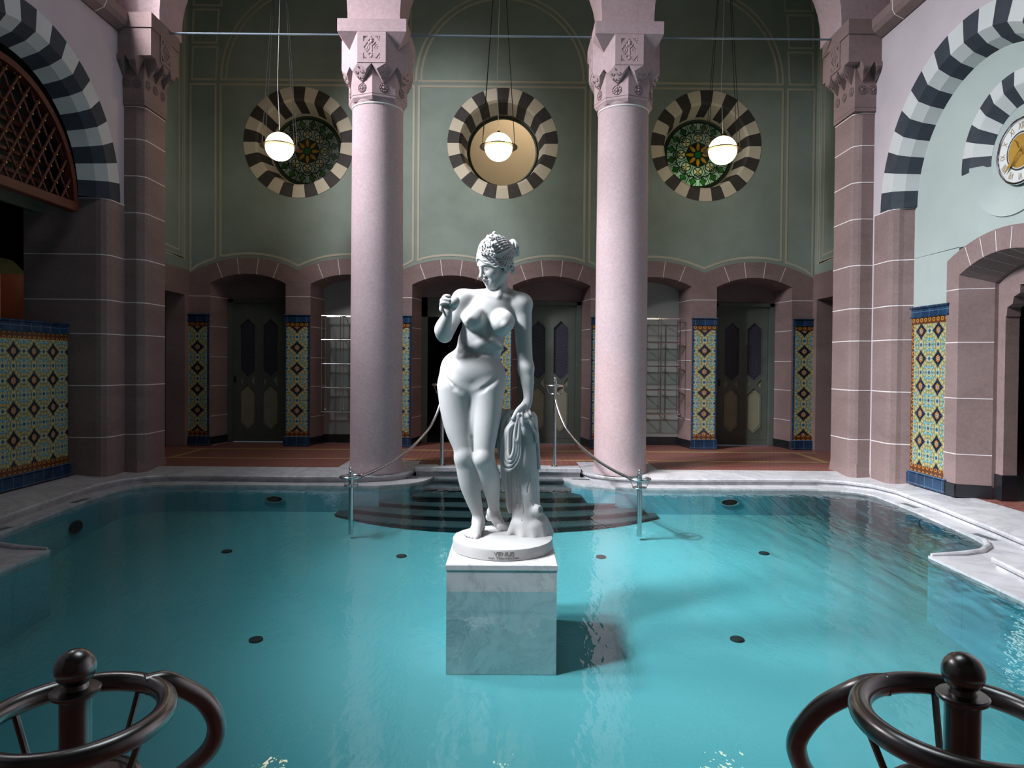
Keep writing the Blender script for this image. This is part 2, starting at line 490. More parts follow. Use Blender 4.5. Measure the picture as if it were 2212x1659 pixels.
# ------------------------------------------------------------------ the hall: floors, pool, walls
YW = 11.10            # face of the far wall
YD = 11.55            # plane of its doors
OPEN = [(-4.06, .605), (-2.45, .605), (-.805, .625), (.805, .625), (2.45, .605), (4.06, .605)]   # six openings: centre, half width
CUSP = [-5.03, -3.26, -1.635, 0.0, 1.635, 3.26, 5.03]
def scallop(dz=0.0):
    pts = []
    for a, b in zip(CUSP, CUSP[1:]):
        c = (a + b) / 2 + (.09 if a < -5 else -.09 if b > 5 else 0); h = (b - a) / 2
        r = (.81 ** 2 + .19 ** 2) / (2 * .19); zc = 3.007 - r
        n = 12
        for i in range(n + (1 if b > 5 else 0)):
            x = a + (b - a) * i / n
            pts.append((x, zc + math.sqrt(max(.01, r * r - (x - c) ** 2)) + dz))
    return pts
def opening(c, h, zs=2.60, rise=.153, n=12):
    """an opening's outline from its foot up over the segmental arch and down"""
    r = (h * h + rise * rise) / (2 * rise); zc = zs + rise - r; a = math.asin(h / r)
    return [(c - h, 0.0)] + [(c + r * math.sin(t), zc + r * math.cos(t)) for t in [-a + 2 * a * i / n for i in range(n + 1)]] + [(c + h, 0.0)]

# corridor floor
m = MB()
fl = [(-5.03, 8.83), (-2.05, 8.83), (-2.05, 9.48), (-1.07, 9.48), (-1.07, 9.15), (1.07, 9.15), (1.07, 9.48), (2.05, 9.48), (2.05, 8.83), (5.03, 8.83), (5.03, 11.75), (-5.03, 11.75)]
m.prism(fl, -.12, -.003)
m.box(4.95, 8.7, 3.0, 8.83, -.12, -.003); m.box(5.03, 8.7, 8.83, 12.7, -.12, -.003); m.box(-6.0, -5.03, 8.83, 11.75, -.12, -.003); m.box(-9.2, -4.95, 3.0, 9.9, -.12, -.003); m.box(-6, 6, -3.6, 1.4, -.12, -.01)
m.mat(1).box(-4.9, 4.9, 10.62, 10.70, -.003, -.001).box(-4.9, 4.9, 9.62, 9.68, -.003, -.001)
m.box(4.55, 4.62, 9.68, 10.62, -.003, -.001).box(-4.62, -4.55, 9.68, 10.62, -.003, -.001)
struct(m.build('floor', [M['red_floor'], M['floor_border']]))

# pool outline
WR = [(.84, 8.96), (.85, 8.86), (.93, 8.6), (1.07, 8.43), (1.42, 8.26), (2.0, 8.24), (2.93, 8.24), (3.85, 8.24), (4.1, 8.19), (4.27, 8.07), (4.34, 7.9), (4.335, 7.5), (4.30, 7.0), (4.24, 6.36), (4.2, 6.0),
      (4.15, 5.8), (4.05, 5.62), (3.9, 5.48), (3.7, 5.40), (3.43, 5.37), (3.43, 4.9), (3.43, 4.5), (3.4, 3.5), (3.4, 1.9), (3.1, 1.7), (1.2, 1.65), (0, 1.65)]
WL = [(-x, y) for x, y in WR[::-1]][1:]
W = WR + WL
NR = [(1.07, 9.4), (1.07, 9.02), (1.17, 8.74), (1.38, 8.55), (1.70, 8.45), (2.38, 8.42), (3.31, 8.46), (3.93, 8.46), (4.20, 8.36), (4.42, 8.12), (4.50, 7.75), (4.44, 6.84), (4.36, 6.01), (4.30, 5.55), (4.25, 5.24), (3.70, 5.06), (3.63, 4.56), (3.58, 3.6), (3.58, 1.9), (3.3, 1.5), (1.3, 1.45), (0, 1.45)]
OR = [(1.06, 9.48), (1.6, 9.48), (2.05, 9.48), (2.05, 9.30), (2.05, 8.83), (2.5, 8.83), (3.3, 8.83), (4.2, 8.83), (4.8, 8.83), (4.95, 8.4), (4.95, 7.8), (4.95, 6.84), (4.95, 6.0), (4.95, 5.6), (4.95, 5.24), (4.95, 5.06), (4.95, 4.56), (4.95, 3.6), (4.95, 1.9), (4.95, 1.4), (1.3, 1.3), (0, 1.3)]
def floor_z(y): return -.70 + (y - 4.5) * .0676
m = MB()
for s in (1, -1):
    N = [Vector((x * s, y)) for x, y in NR]; O = [Vector((x * s, y)) for x, y in OR]
    rows = []
    for i, p in enumerate(N):
        t = N[min(i + 1, len(N) - 1)] - N[max(i - 1, 0)]; t.normalize()
        nn = Vector((t.y, -t.x)) * (-s)
        if nn.dot(O[i] - p) < 0: nn = -nn
        def q(k, z): return (p.x + nn.x * k, p.y + nn.y * k, z)
        rows.append([(O[i].x, O[i].y, -.12), (O[i].x, O[i].y, 0), q(.035, -.043), q(.01, -.048), q(0, -.062), q(.006, -.083), q(.035, -.092), q(.035, -.15), q(.25, -.15)])
    m.rings(rows, closed=False)
m.box(-1.075, 1.075, 8.93, 9.15, -.07, 0.0, .012)
m.box(-1.07, 1.07, 8.98, 9.14, -.16, -.07)
rim = struct(m.build('pool_rim', M['marblerim'], smooth=True, angle=40))
# low ledge at the water line
m = MB()
outer = [(x, y) for x, y in NR[1:]] 
off = []
for s in (1, -1):
    side = []
    for i, (x, y) in enumerate(NR):
        cx, cy = 0, 5
        side.append((s * (x + .06 if x > .9 else x), y + (.06 if y > 8 else (-.06 if y < 2 else 0))))
    off.append(side)
outer = off[0] + off[1][::-1][1:]
m.plate(outer, [W], -.13, -.19, lambda u, v, d: (u, v, d))
ledge = struct(m.build('pool_ledge', M['marblerim']))
m = MB()
for s in (1, -1):
    pts = [(x * s, y) for x, y in WR[15:20]]
    m.tube([(x + .022 * s, y - .004, -.122) for x, y in pts], [.026] * (len(pts) - 1) + [.012], 10)
o = m.build('ledge_kerb', M['marblerim'], smooth=True); struct(o)
# basin
m = MB(); n = len(W)
for i in range(n):
    a, b = W[i], W[(i + 1) % n]
    if abs(a[1] - 8.96) < 1e-6 and abs(b[1] - 8.96) < 1e-6: continue
    m.quad((a[0], a[1], -.188), (b[0], b[1], -.188), (b[0], b[1], floor_z(b[1])), (a[0], a[1], floor_z(a[1])))
m.mat(1)
bm = bmesh.new(); vs = [bm.verts.new((x, y, floor_z(y))) for x, y in W]
for i in range(n): bm.edges.new((vs[i], vs[(i + 1) % n]))
bmesh.ops.triangle_fill(bm, use_beauty=True, edges=bm.edges[:]); bm.verts.index_update()
b = m.pts([v.co for v in bm.verts])
for f in bm.faces: m.face([b + v.index for v in f.verts])
bm.free()
struct(m.build('pool_basin', [M['poolwall'], M['poolfloor']], fix=False))
# water sheet
bm = bmesh.new(); vs = [bm.verts.new((x, y, -.15)) for x, y in W]
for i in range(n): bm.edges.new((vs[i], vs[(i + 1) % n]))
bmesh.ops.triangle_fill(bm, use_beauty=True, edges=bm.edges[:]); bm.normal_update()
for f in bm.faces:
    if f.normal.z < 0: f.normal_flip()
me = bpy.data.meshes.new('pool_water'); bm.to_mesh(me); bm.free(); me.materials.append(M['water'])
o = bpy.data.objects.new('pool_water', me); C.objects.link(o)
tag(o, 'still turquoise water filling the bathing pool around the statue', 'water', kind='stuff')

# dark steps down into the water
st = thing('pool_steps', 'dark granite steps descending from the sill into the pool', 'steps', (0, 8.9, -.15))
fr = [(8.80, -.155, .93), (8.55, -.205, .95), (8.26, -.262, 1.03), (7.98, -.318, 1.42), (7.70, -.374, 1.75), (7.45, -.43, 1.9)]
for k, (yf, z, hw) in enumerate(fr):
    bulge = .03 + .09 * max(0, k - 2)
    nn_ = 16
    front = []
    for i in range(nn_ + 1):
        x = -hw + 2 * hw * i / nn_
        front.append((x, yf + (bulge * 2.0) * (abs(x) / hw) ** 2.4))
    poly = front + [(hw, 8.95 if k < 3 else 8.24), (-hw, 8.95 if k < 3 else 8.24)]
    zb = z - .058
    m = MB(); m.mat(0).prism(poly, z - .012, z); m.mat(1).prism([(x * .995, y + .012) for x, y in poly], zb, z - .012)
    m.build('stair_step', [M['granite'], M['step_riser']], st, origin=(0, 8.9, -.15))

# ------------------------------------------------------------------ far wall
m = MB()
# stone arcade face
out = [(-5.03, 0.0)]
for c, h in OPEN: out += opening(c, h)
out += [(5.03, 0.0)] + scallop()[::-1]
m.plate(out, [], YW - .03, YW + .06, lambda u, v, d: (u, d, v))
for c, h in OPEN:          # splayed reveals
    a = opening(c, h); b = opening(c, h - .10, 2.58, .14)
    m.rings([[(x, YW + .0, z) for x, z in a], [(x, YD + .05, z) for x, z in b]], closed=False)
# joints
m.mat(1)
def fw(d): return lambda u, v: (u, YW - .03 - d, v)
for i, (c, h) in enumerate(OPEN):
    r1 = (h * h + .153 ** 2) / (2 * .153); z1 = 2.753 - r1
    for t in (-.62, -.21, .21, .62):
        a = t * math.asin(h / r1) * 1.05
        p0 = (c + r1 * math.sin(a), z1 + r1 * math.cos(a))
        k = [q for q in scallop() if abs(q[0] - (p0[0] + math.sin(a) * .25)) < .12]
        L = .245 if abs(t) > .5 else .255
        p1 = (p0[0] + math.sin(a * 1.15) * L, p0[1] + math.cos(a) * L)
        m.ribbon([p0, p1], .011, fw(.002))
        x2 = c + (p0[0] - c) * .84
        m.quad((p0[0] - .006, YW - .03, p0[1] - .003), (p0[0] + .006, YW - .03, p0[1] - .003), (x2 + .006, YD + .04, p0[1] - .019), (x2 - .006, YD + .04, p0[1] - .019))
    for z in (2.39, 1.91, 1.417, .95, .465):
        for s in (-1, 1):
            x0 = c + s * (h - .002); x1 = c + s * (h - .102)
            m.quad((x0, YW - .032, z - .005), (x1 - s * .002, YD + .05, z - .005), (x1 - s * .002, YD + .05, z + .005), (x0, YW - .032, z + .005))
for a, b in [(-5.03, -4.665), (-3.455, -3.055), (-1.845, -1.43), (-.18, .18), (1.43, 1.845), (3.055, 3.455), (4.665, 5.03)]:
    m.quad((a, YW - .033, 2.385), (b, YW - .033, 2.385), (b, YW - .033, 2.396), (a, YW - .033, 2.396))
struct(m.build('wall_back_arcade', [M['sand'], M['mortar']], fix=True))

OCU = [(-3.26, 4.86), (0, 4.87), (3.26, 4.86)]
m = MB()
top = 7.6
out = scallop(-.02) + [(5.03, top), (-5.03, top)]
m.plate(out, [arc(x, z, .86, 0, 2 * PI * 47 / 48, 47) for x, z in OCU], YW, YW + .3, lambda u, v, d: (u, d, v))
m.mat(1)
f = fw(-.026)
# painted border lines
wl = .034
sc1 = scallop(.075)
segs = [(-5.03, -4.55), (-4.55, -1.385), (-1.385, 1.36), (1.36, 4.525), (4.525, 5.03)]
for a, b in segs:
    a2, b2 = a + .041, b - .041
    bot = [(x, z) for x, z in sc1 if a2 < x < b2]
    def zat(x): return min(sc1, key=lambda q: abs(q[0] - x))[1]
    loop = [(a2, 5.77), (a2, zat(a2))] + bot + [(b2, zat(b2)), (b2, 5.77)]
    m.ribbon(loop, wl, f, closed=True)
for a, b, c, r in [(-4.55, -1.385, -2.97, 1.53), (-1.385, 1.36, -.01, 1.38), (1.36, 4.525, 2.95, 1.53)]:
    for k in (0, .082):
        m.ribbon([(c - r + k, 5.85)] + arc(c, 5.87, r - k, PI, 0, 32)[1:-1] + [(c + r - k, 5.85)], wl, fw(-.0275))
    m.ribbon([(a + .03, 5.85), (b - .03, 5.85)], wl, f)
for s in (-1, 1):              # small panels beside the lunettes
    for z0, z1, x0, x1 in [(5.85, 6.36, 4.59, 4.97), (6.43, 6.95, 4.57, 4.96), (7.02, 7.5, 4.50, 4.94)]:
        m.ribbon([(s * x0, z0), (s * x1, z0), (s * (x1 - .02), z1), (s * (x0 - .03), z1)], wl, f, closed=True)
for s in (-1, 1):
    for z0, z1, x0, x1 in [(5.85, 6.36, 1.45, 1.8), (6.43, 6.95, 1.48, 1.78), (7.02, 7.5, 1.55, 1.75)]:
        m.ribbon([(s * x0, z0), (s * x1, z0), (s * x1, z1), (s * x0, z1)], wl, f, closed=True)
struct(m.build('wall_back', [M['green'], M['stripe']]))

# corridor side walls, with a dark doorway in each
for s, nm in ((-1, 'wall_corridor_left'), (1, 'wall_corridor_right')):
    m = MB()
    g = lambda u, v, d, s=s: (s * (5.03 + d), u, v)
    m.plate([(8.95, 2.80), (11.12, 2.80), (11.12, 7.6), (8.95, 7.6)], [], 0, .2, g)
    m.mat(1)
    for k, (y0, z0) in enumerate([(10.98, 2.92), (10.92, 2.98), (10.80, 3.08)]):
        m.ribbon([(y0, 7.5), (y0, z0 + .05 * (k == 0)), (9.0, z0 + .1)], .03, lambda u, v, s=s: (s * 5.027, u, v))
    m.mat(2)
    m.plate([(8.95, 0), (9.85, 0), (9.85, 2.40), (10.93, 2.40), (10.93, 0), (11.12, 0), (11.12, 2.80), (8.95, 2.80)], [], -.03, .3, g)
    m.mat(3).box(min(s * 5.30, s * 5.6), max(s * 5.30, s * 5.6), 9.7, 11.1, 0, 2.6)
    struct(m.build(nm, [M['green'], M['stripe'], M['sand'], M['dark']]))
# ceilings
m = MB(); m.box(-5.3, 5.3, 8.9, 11.4, 7.6, 7.8); struct(m.build('ceiling_corridor', M['green']))

# recess backs and rooms behind the openings
m = MB()
for c, h in (OPEN[1], OPEN[4]):
    m.box(c - h, c + h, YD, YD + .05, .14, 2.8)
struct(m.build('wall_niche', M['niche'] if 'niche' in M else M['white_paint']))
m = MB()
for c, h in (OPEN[0], OPEN[3], OPEN[5]):
    m.box(c - h, c + h, YD + .02, YD + .06, 2.36, 2.8)
m.box(OPEN[2][0] - OPEN[2][1], OPEN[2][0] + OPEN[2][1], YD + .02, YD + .06, 2.42, 2.8)
struct(m.build('trim_lunette', M['sand']))
m = MB()     # black skirting
for c, h in OPEN:
    for s in (-1, 1):
        x0, x1 = c + s * (h + .004), c + s * (h - .104)
        m.quad((x0, YW - .036, 0), (x1, YD, 0), (x1, YD, .13), (x0, YW - .036, .13))
for c, h in (OPEN[1], OPEN[4]): m.box(c - h + .05, c + h - .05, YD - .02, YD, 0, .14)
struct(m.build('baseboard_back', M['blackskirt']))

# tiled pilasters
def tile_panel(name, w, top, field, label, group, loc, rz, lip=.02, art='arttile', side=False, xo=0.0):
    """glazed panel, front towards local -y"""
    t = thing(name, label, 'tile panel', loc, rz, group)
    h = w / 2
    z_cap, z_bord = top - .12, top - .20
    m = MB()
    m.box(-h - .004, h + .004, -.035, 0, z_cap, top - .02, .006); m.box(-h - .014, h + .014, -.055, 0, top - .025, top, .008)
    m.box(-h - .010, h + .010, -.046, 0, z_cap - .008, z_cap + .012, .005)
    m.build('tile_cap', M['bluetile'], t, smooth=True)
    m = MB(); m.box(-h + lip, h - lip, -.03, 0, z_bord, z_cap - .008); m.build('tile_frieze', M['bordertile'], t)
    m = MB(); m.box(-h + lip, h - lip, -.03, 0, .155, .235); m.build('tile_frieze', M['bordertile'], t)
    # the artwork field: its own origin at a star so that the pattern centres on it
    m = MB(); m.box(-h + lip, h - lip, -.028, 0, .235, z_bord)
    zo = .228 if not side else .20
    o = m.build('tile_field', M[art], t, origin=(xo, 0, zo)); o.location = (xo, 0, zo)
    for x0, x1 in ((-h, -h + lip), (h - lip, h)):
        m = MB(); m.box(x0, x1, -.03, 0, .15, z_cap); m.build('tile_edging', M['bordertile'] if side else M['bluetile'], t)
    m = MB(); m.box(-h - .016, h + .016, -.06, 0, 0, .13, .006); m.box(-h - .012, h + .012, -.055, 0, .13, .155, .008)
    m.build('tile_plinth', M['bluetile'], t, smooth=True)
    return t
PAN = [(-4.85, .35, 'patterned tile pilaster at the dark end of the far wall, before the closed door'),
       (-3.26, .39, 'patterned tile pilaster between the dark door and the chrome shelf rack'),
       (-1.64, .39, 'patterned tile pilaster half hidden by the brightly lit column, edge showing'),
       (0, .35, 'patterned tile pilaster showing behind the waist of the statue'),
       (1.64, .39, 'patterned tile pilaster behind the column in shade, edge showing beside the glazed door'),
       (3.26, .39, 'patterned tile pilaster between the chrome rack and the lit green door'),
       (4.86, .34, 'patterned tile pilaster in the corner beyond the lit green door')]
for x, w, lb in PAN:
    tile_panel('tile_pilaster', w, 2.105, None, lb, 'tiled pilasters of the far wall', (x, YW - .0305, 0), 0.0)

# ------------------------------------------------------------------ round windows
for i, (x, z) in enumerate(OCU):
    w = thing('window_%d' % (i + 1), ['round stained glass window in a striped ring over the dark doors', 'open round window with warm plaster beyond, above the statue', 'round stained glass window glowing green at its lower edge'][i], 'window', (x, YW, z))
    w['kind'] = 'structure'
    og = (x, YW, z)
    m = MB(); n = 26; sub = 3
    prof = [(.885, -.006), (.70, -.004), (.665, .03), (.60, .40)]
    for k in range(n):
        m.mat(k % 2)
        a0 = 2 * PI * (k - .5) / n + PI / 2; a1 = 2 * PI * (k + .5) / n + PI / 2
        for (r0, d0), (r1, d1) in zip(prof, prof[1:]):
            for j in range(sub):
                b0 = a0 + (a1 - a0) * j / sub; b1 = a0 + (a1 - a0) * (j + 1) / sub
                m.quad((x + r0 * math.cos(b0), YW + d0, z + r0 * math.sin(b0)), (x + r0 * math.cos(b1), YW + d0, z + r0 * math.sin(b1)),
                       (x + r1 * math.cos(b1), YW + d1, z + r1 * math.sin(b1)), (x + r1 * math.cos(b0), YW + d1, z + r1 * math.sin(b0)))
    m.build('striped_ring', [M['brown_black'], M['cream_paint']], w, origin=og)
    m = MB()
    m.rings([[(x + r * math.cos(2 * PI * k / 48), YW + d, z + r * math.sin(2 * PI * k / 48)) for k in range(48)] for r, d in ((.60, .40), (.60, .47), (.585, .47), (.555, .47))], cap0=False, cap1=False)
    m.build('sill_band', M['cream_paint'] if i != 1 else M['brownband'] if 'brownband' in M else M['cream_paint'], w, origin=og)
    m = MB(); m.torus((x, YW + .47, z), .566, .02, 48, 8, 'y'); m.build('window_frame', M['doorframe'] if 'doorframe' in M else M['iron'], w, origin=og, smooth=True)
    if i != 1:
        m = MB(); P = arc(x, z, .57, 0, 2 * PI * 47 / 48, 47); m.prism(P, YW + .47, YW + .478, lambda a, b, d: (a, d, b))
        m.build('leaded_glass', M['stained'], w, origin=og)
# plaster room behind the middle window
m = MB()
m.box(-2.6, 2.6, 13.3, 13.4, 3.4, 7.4); m.box(-2.6, 2.6, 11.4, 13.4, 7.0, 7.1)
m.plate(arc(-1.15, 4.0, .95, 0, PI, 20), [], 13.24, 13.3, lambda u, v, d: (u, d, v))
struct(m.build('wall_stair_room', M['warmplaster'] if 'warmplaster' in M else M['cream_paint']))

# ------------------------------------------------------------------ doors of the far wall
def far_door(i, c, h, label, lit=False):
    d = thing('door_%d' % i, label, 'door', (c, YD, 0)); d['kind'] = 'structure'
    og = (c, YD, 0); w = h - .10
    def hexa(x, hw, z0, z1, z2, z3): return [(x, z0), (x + hw, z1), (x + hw, z2), (x, z3), (x - hw, z2), (x - hw, z1)]
    holes = []
    for s in (-1, 1):
        x = c + s * .19
        holes.append(hexa(x, .123, 1.085, 1.20, 1.95, 2.07)); holes.append(hexa(x, .123, .205, .32, .85, .967))
        for q in (-1, 1):
            holes.append([(x + q * .118, .94), (x + q * .118, 1.12), (x + q * .05, 1.03)]); 
    m = MB()
    m.plate([(c - w, .01), (c + w, .01), (c + w, 2.38), (c - w, 2.38)], holes, YD + .03, YD + .07, lambda u, v, dd: (u, dd, v))
    m.build('door_leaf', M['door'], d, origin=og)
    m = MB()
    for x0, x1 in ((c - w - .01, c - w + .075), (c + w - .075, c + w + .01)): m.box(x0, x1, YD - .01, YD + .04, 0, 2.385)
    m.box(c - w, c + w, YD - .01, YD + .04, 2.33, 2.39)
    m.ribbon([(c - w + .1, 2.2), (c - w + .2, 2.28), (c + w - .2, 2.28), (c + w - .1, 2.2), (c + w - .1, .1), (c - w + .1, .1)], .012, lambda u, v: (u, YD + .026, v), closed=True)
    m.build('door_frame', M['door'], d, origin=og)
    for s in (-1, 1):
        x = c + s * .19
        m = MB(); m.prism(hexa(x, .122, 1.087, 1.20, 1.95, 2.068), YD + .055, YD + .06, lambda u, v, dd: (u, dd, v)); m.build('glass_pane', M['doorglass'], d, origin=og)
        m = MB(); P = hexa(x, .122, .207, .32, .85, .965); Q = [(x + (u - x) * .78, .586 + (v - .586) * .84) for u, v in P]
        m.rings([[(u, YD + .06, v) for u, v in P], [(u, YD + .052, v) for u, v in P], [(u, YD + .046, v) for u, v in Q], [(u, YD + .050, v) for u, v in [(x + (a - x) * .72, .586 + (b - .586) * .81) for a, b in P]]])
        for q in (-1, 1): m.prism([(x + q * .117, .945), (x + q * .117, 1.115), (x + q * .055, 1.03)], YD + .05, YD + .06, lambda u, v, dd: (u, dd, v))
        m.build('door_panel', M['doorpanel'], d, origin=og)
        m = MB()
        m.ribbon(hexa(x, .126, 1.08, 1.198, 1.952, 2.075), .012, lambda u, v: (u, YD + .026, v), closed=True)
        m.ribbon(hexa(x, .126, .20, .318, .852, .972), .012, lambda u, v: (u, YD + .026, v), closed=True)
        m.build('door_moulding', M['door'], d, origin=og)
    m = MB(); m.box(c - w + .09, c - w + .12, YD + .015, YD + .03, 1.0, 1.1); m.build('lock_plate', M['iron'], d, origin=og)
    return d
far_door(1, OPEN[0][0], OPEN[0][1], 'closed green panelled door in the darkest bay of the far wall')
far_door(2, OPEN[3][0], OPEN[3][1], 'green panelled door with speckled glass beside the tall handrail post')
far_door(3, OPEN[5][0], OPEN[5][1], 'green panelled door with olive lower panels in the lit end bay')
# open doorway: dark room beyond
c, h = OPEN[2]
d = thing('door_4', 'open doorway into a dark room behind the raised hand of the statue', 'doorway', (c, YD, 0)); d['kind'] = 'structure'
m = MB(); m.box(c - h + .02, c - h + .19, YD, YD + .07, 0, 2.44); m.box(c + h - .19, c + h - .02, YD, YD + .07, 0, 2.44); m.box(c - h, c + h, YD, YD + .07, 2.12, 2.44)
m.build('door_frame', M['door'], d, origin=(c, YD, 0))
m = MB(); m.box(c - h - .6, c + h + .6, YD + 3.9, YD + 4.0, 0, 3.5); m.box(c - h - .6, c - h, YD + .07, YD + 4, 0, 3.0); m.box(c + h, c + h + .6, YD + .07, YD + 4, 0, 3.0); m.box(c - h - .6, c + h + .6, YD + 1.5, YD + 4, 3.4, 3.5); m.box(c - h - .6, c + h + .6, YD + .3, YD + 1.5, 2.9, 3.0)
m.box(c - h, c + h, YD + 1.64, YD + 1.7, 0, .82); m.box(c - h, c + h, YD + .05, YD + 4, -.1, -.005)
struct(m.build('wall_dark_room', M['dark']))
wn = thing('window_6', 'small bright leaded panes deep inside the dark room, seen in the water', 'window', (-1.45, 15.4, 2.7)); wn['kind'] = 'structure'
for x0, x1, z0, z1 in ((-1.57, -1.42, 2.55, 2.92), (-1.36, -1.2, 2.66, 2.80), (-1.38, -1.2, 2.95, 3.08)):
    m = MB(); m.box(x0, x1, 15.38, 15.40, z0, z1); m.build('window_light', M['daypane'], wn, origin=(-1.45, 15.4, 2.7))
t = thing('washbasin_counter', 'dark counter with a pale edge inside the open doorway', 'counter', (c, YD + 1.4, 0))
m = MB(); m.box(c - .42, c + .30, YD + 1.3, YD + 1.6, .80, .83, .006); m.build('counter_top', M['marblerim'], t, origin=(c, YD + 1.4, 0))
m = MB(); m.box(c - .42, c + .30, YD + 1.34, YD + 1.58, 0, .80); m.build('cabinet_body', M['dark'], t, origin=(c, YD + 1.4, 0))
tp = MB(); tp.tube([(c - .17, YD + 1.45, .83), (c - .17, YD + 1.45, 1.26), (c - .17, YD + 1.40, 1.30), (c - .17, YD + 1.34, 1.27)], .013, 8)
tag(tp.build('tap', M['chrome'], smooth=True, origin=(c - .17, YD + 1.45, .83)), 'thin chrome tap standing on the dark counter in the doorway', 'tap')

# ------------------------------------------------------------------ chrome shelf racks in the two niches
rk = thing('shelf_rack', 'chrome wall rack in the dark niche beside the brightly lit column', 'rack', (-2.45, 11.2, .54), 0, 'chrome racks in the niches')
def rack_parts(t):
    xs = [-.465, -.155, .155, .465]; zs = [0, .39, .78, 1.17, 1.56]
    for y, nm in ((0, 'front_frame'), (.22, 'rear_frame')):
        m = MB()
        for x in xs: m.tube([(x, y, 0), (x, y, 1.56)], .009, 8)
        for z in zs: m.tube([(xs[0], y, z), (xs[-1], y, z)], .0085, 8)
        m.build(nm, M['chrome'], t, smooth=True)
    for z in zs[:-1]:
        m = MB(); m.box(xs[0], xs[-1], .005, .215, z + .01, z + .018)
        m.build('glass_shelf', M['shelfglass'] if 'shelfglass' in M else M['chrome'], t)
    m = MB(); m.tube([(0, 0, 0), (0, .345, 0)], .006, 6); m.sphere((.012, .2, .020), .016, 8, 6)
    b0 = m.build('wall_bracket', M['chrome'], t, smooth=True); first = True
    for x in xs:
        for z in zs:
            b = b0 if first else b0.copy()
            if not first: C.objects.link(b); b.parent = t
            b.location = (x, 0, z); first = False
rack_parts(rk)
dup(rk, (2.45, 11.2, .54), label='chrome wall rack in the lit niche beyond the column in shade')
# ------------------------------------------------------------------ stone piers, jambs and striped arches of the side walls
BANDS = [.44, 1.05, 1.66, 2.06, 2.59, 3.16, 3.61, 4.06]
def joint_bands(m, prof, zs, d=.003, hh=.006):
    """thin mortar lines following an open profile"""
    for z in zs:
        for (a, b) in zip(prof, prof[1:]):
            t = Vector((b[0] - a[0], b[1] - a[1])); t.normalize(); nn = Vector((t.y, -t.x)) * d
            for sg in (1, -1):
                m.quad((a[0] + nn.x * sg, a[1] + nn.y * sg, z - hh), (b[0] + nn.x * sg, b[1] + nn.y * sg, z - hh), (b[0] + nn.x * sg, b[1] + nn.y * sg, z + hh), (a[0] + nn.x * sg, a[1] + nn.y * sg, z + hh))

def crystal_row(m, corners, mids, faces, z1, zl, zb):
    """pendant crystals: per corner the neighbours' face midpoints and the foot on the block below"""
    for T, Ml, Mr, B, Cc in zip(corners, mids[0], mids[1], faces, mids[2]):
        T, Ml, Mr, B, Cc = Vector(T), Vector(Ml), Vector(Mr), Vector(B), Vector(Cc)
        L = T.lerp(Ml, .64); R = T.lerp(Mr, .64)
        ps = [(T.x, T.y, z1), (L.x, L.y, zl), (R.x, R.y, zl), (B.x, B.y, zb), (Ml.x, Ml.y, z1), (Mr.x, Mr.y, z1), (Cc.x, Cc.y, z1), (Cc.x, Cc.y, zb)]
        m.hull(ps)
        # carved scroll on the facet: two small curls and a dot
        P = lambda u, v: Vector((T.x, T.y, z1)).lerp(Vector((B.x, B.y, zb)), v) + (Vector((R.x, R.y, 0)) - Vector((L.x, L.y, 0))) * u
        out = Vector((T.x - Cc.x, T.y - Cc.y, 0)).normalized() * .004
        m.mat(1)
        for u0, v0, k in ((-.19, .42, 1), (.19, .42, -1), (-.12, .68, 1), (.12, .68, -1)):
            path = [P(u0 + .12 * math.cos(a * k + (0 if k > 0 else PI)) * (1 - a / 9), v0 + .10 * math.sin(a) * (1 - a / 9)) + out for a in [i * .55 for i in range(9)]]
            m.tube(path, .0036, 5)
        m.sphere(P(0, .2) + out, .009, 8, 6); m.sphere(P(0, .84) + out, .007, 8, 6)
        m.mat(0)

def rosette(m, c, nx, r=.056, petals=8):
    """carved flower disc facing direction nx (horizontal)"""
    nx = Vector(nx).normalized(); t = Vector((-nx.y, nx.x, 0)); u = Vector((0, 0, 1)); c = Vector(c)
    ring = [c + (t * math.cos(a) + u * math.sin(a)) * r + nx * .003 for a in [2 * PI * i / 24 for i in range(24)]]
    m.mat(1).tube(ring, .004, 5, loop=True)
    ring = [c + (t * math.cos(a) + u * math.sin(a)) * r * .38 + nx * .004 for a in [2 * PI * i / 16 for i in range(16)]]
    m.tube(ring, .0045, 5, loop=True)
    for i in range(petals):
        a = 2 * PI * (i + .5) / petals
        m.tube([c + (t * math.cos(a) + u * math.sin(a)) * r * k + nx * .004 for k in (.55, .95)], .0035, 5)
    m.mat(0)
    m.sphere(c + nx * .002, r * .30, 10, 6)
    for i in range(petals):
        a = 2 * PI * i / petals
        m.sphere(c + (t * math.cos(a) + u * math.sin(a)) * r * .68, r * .2, 8, 6)

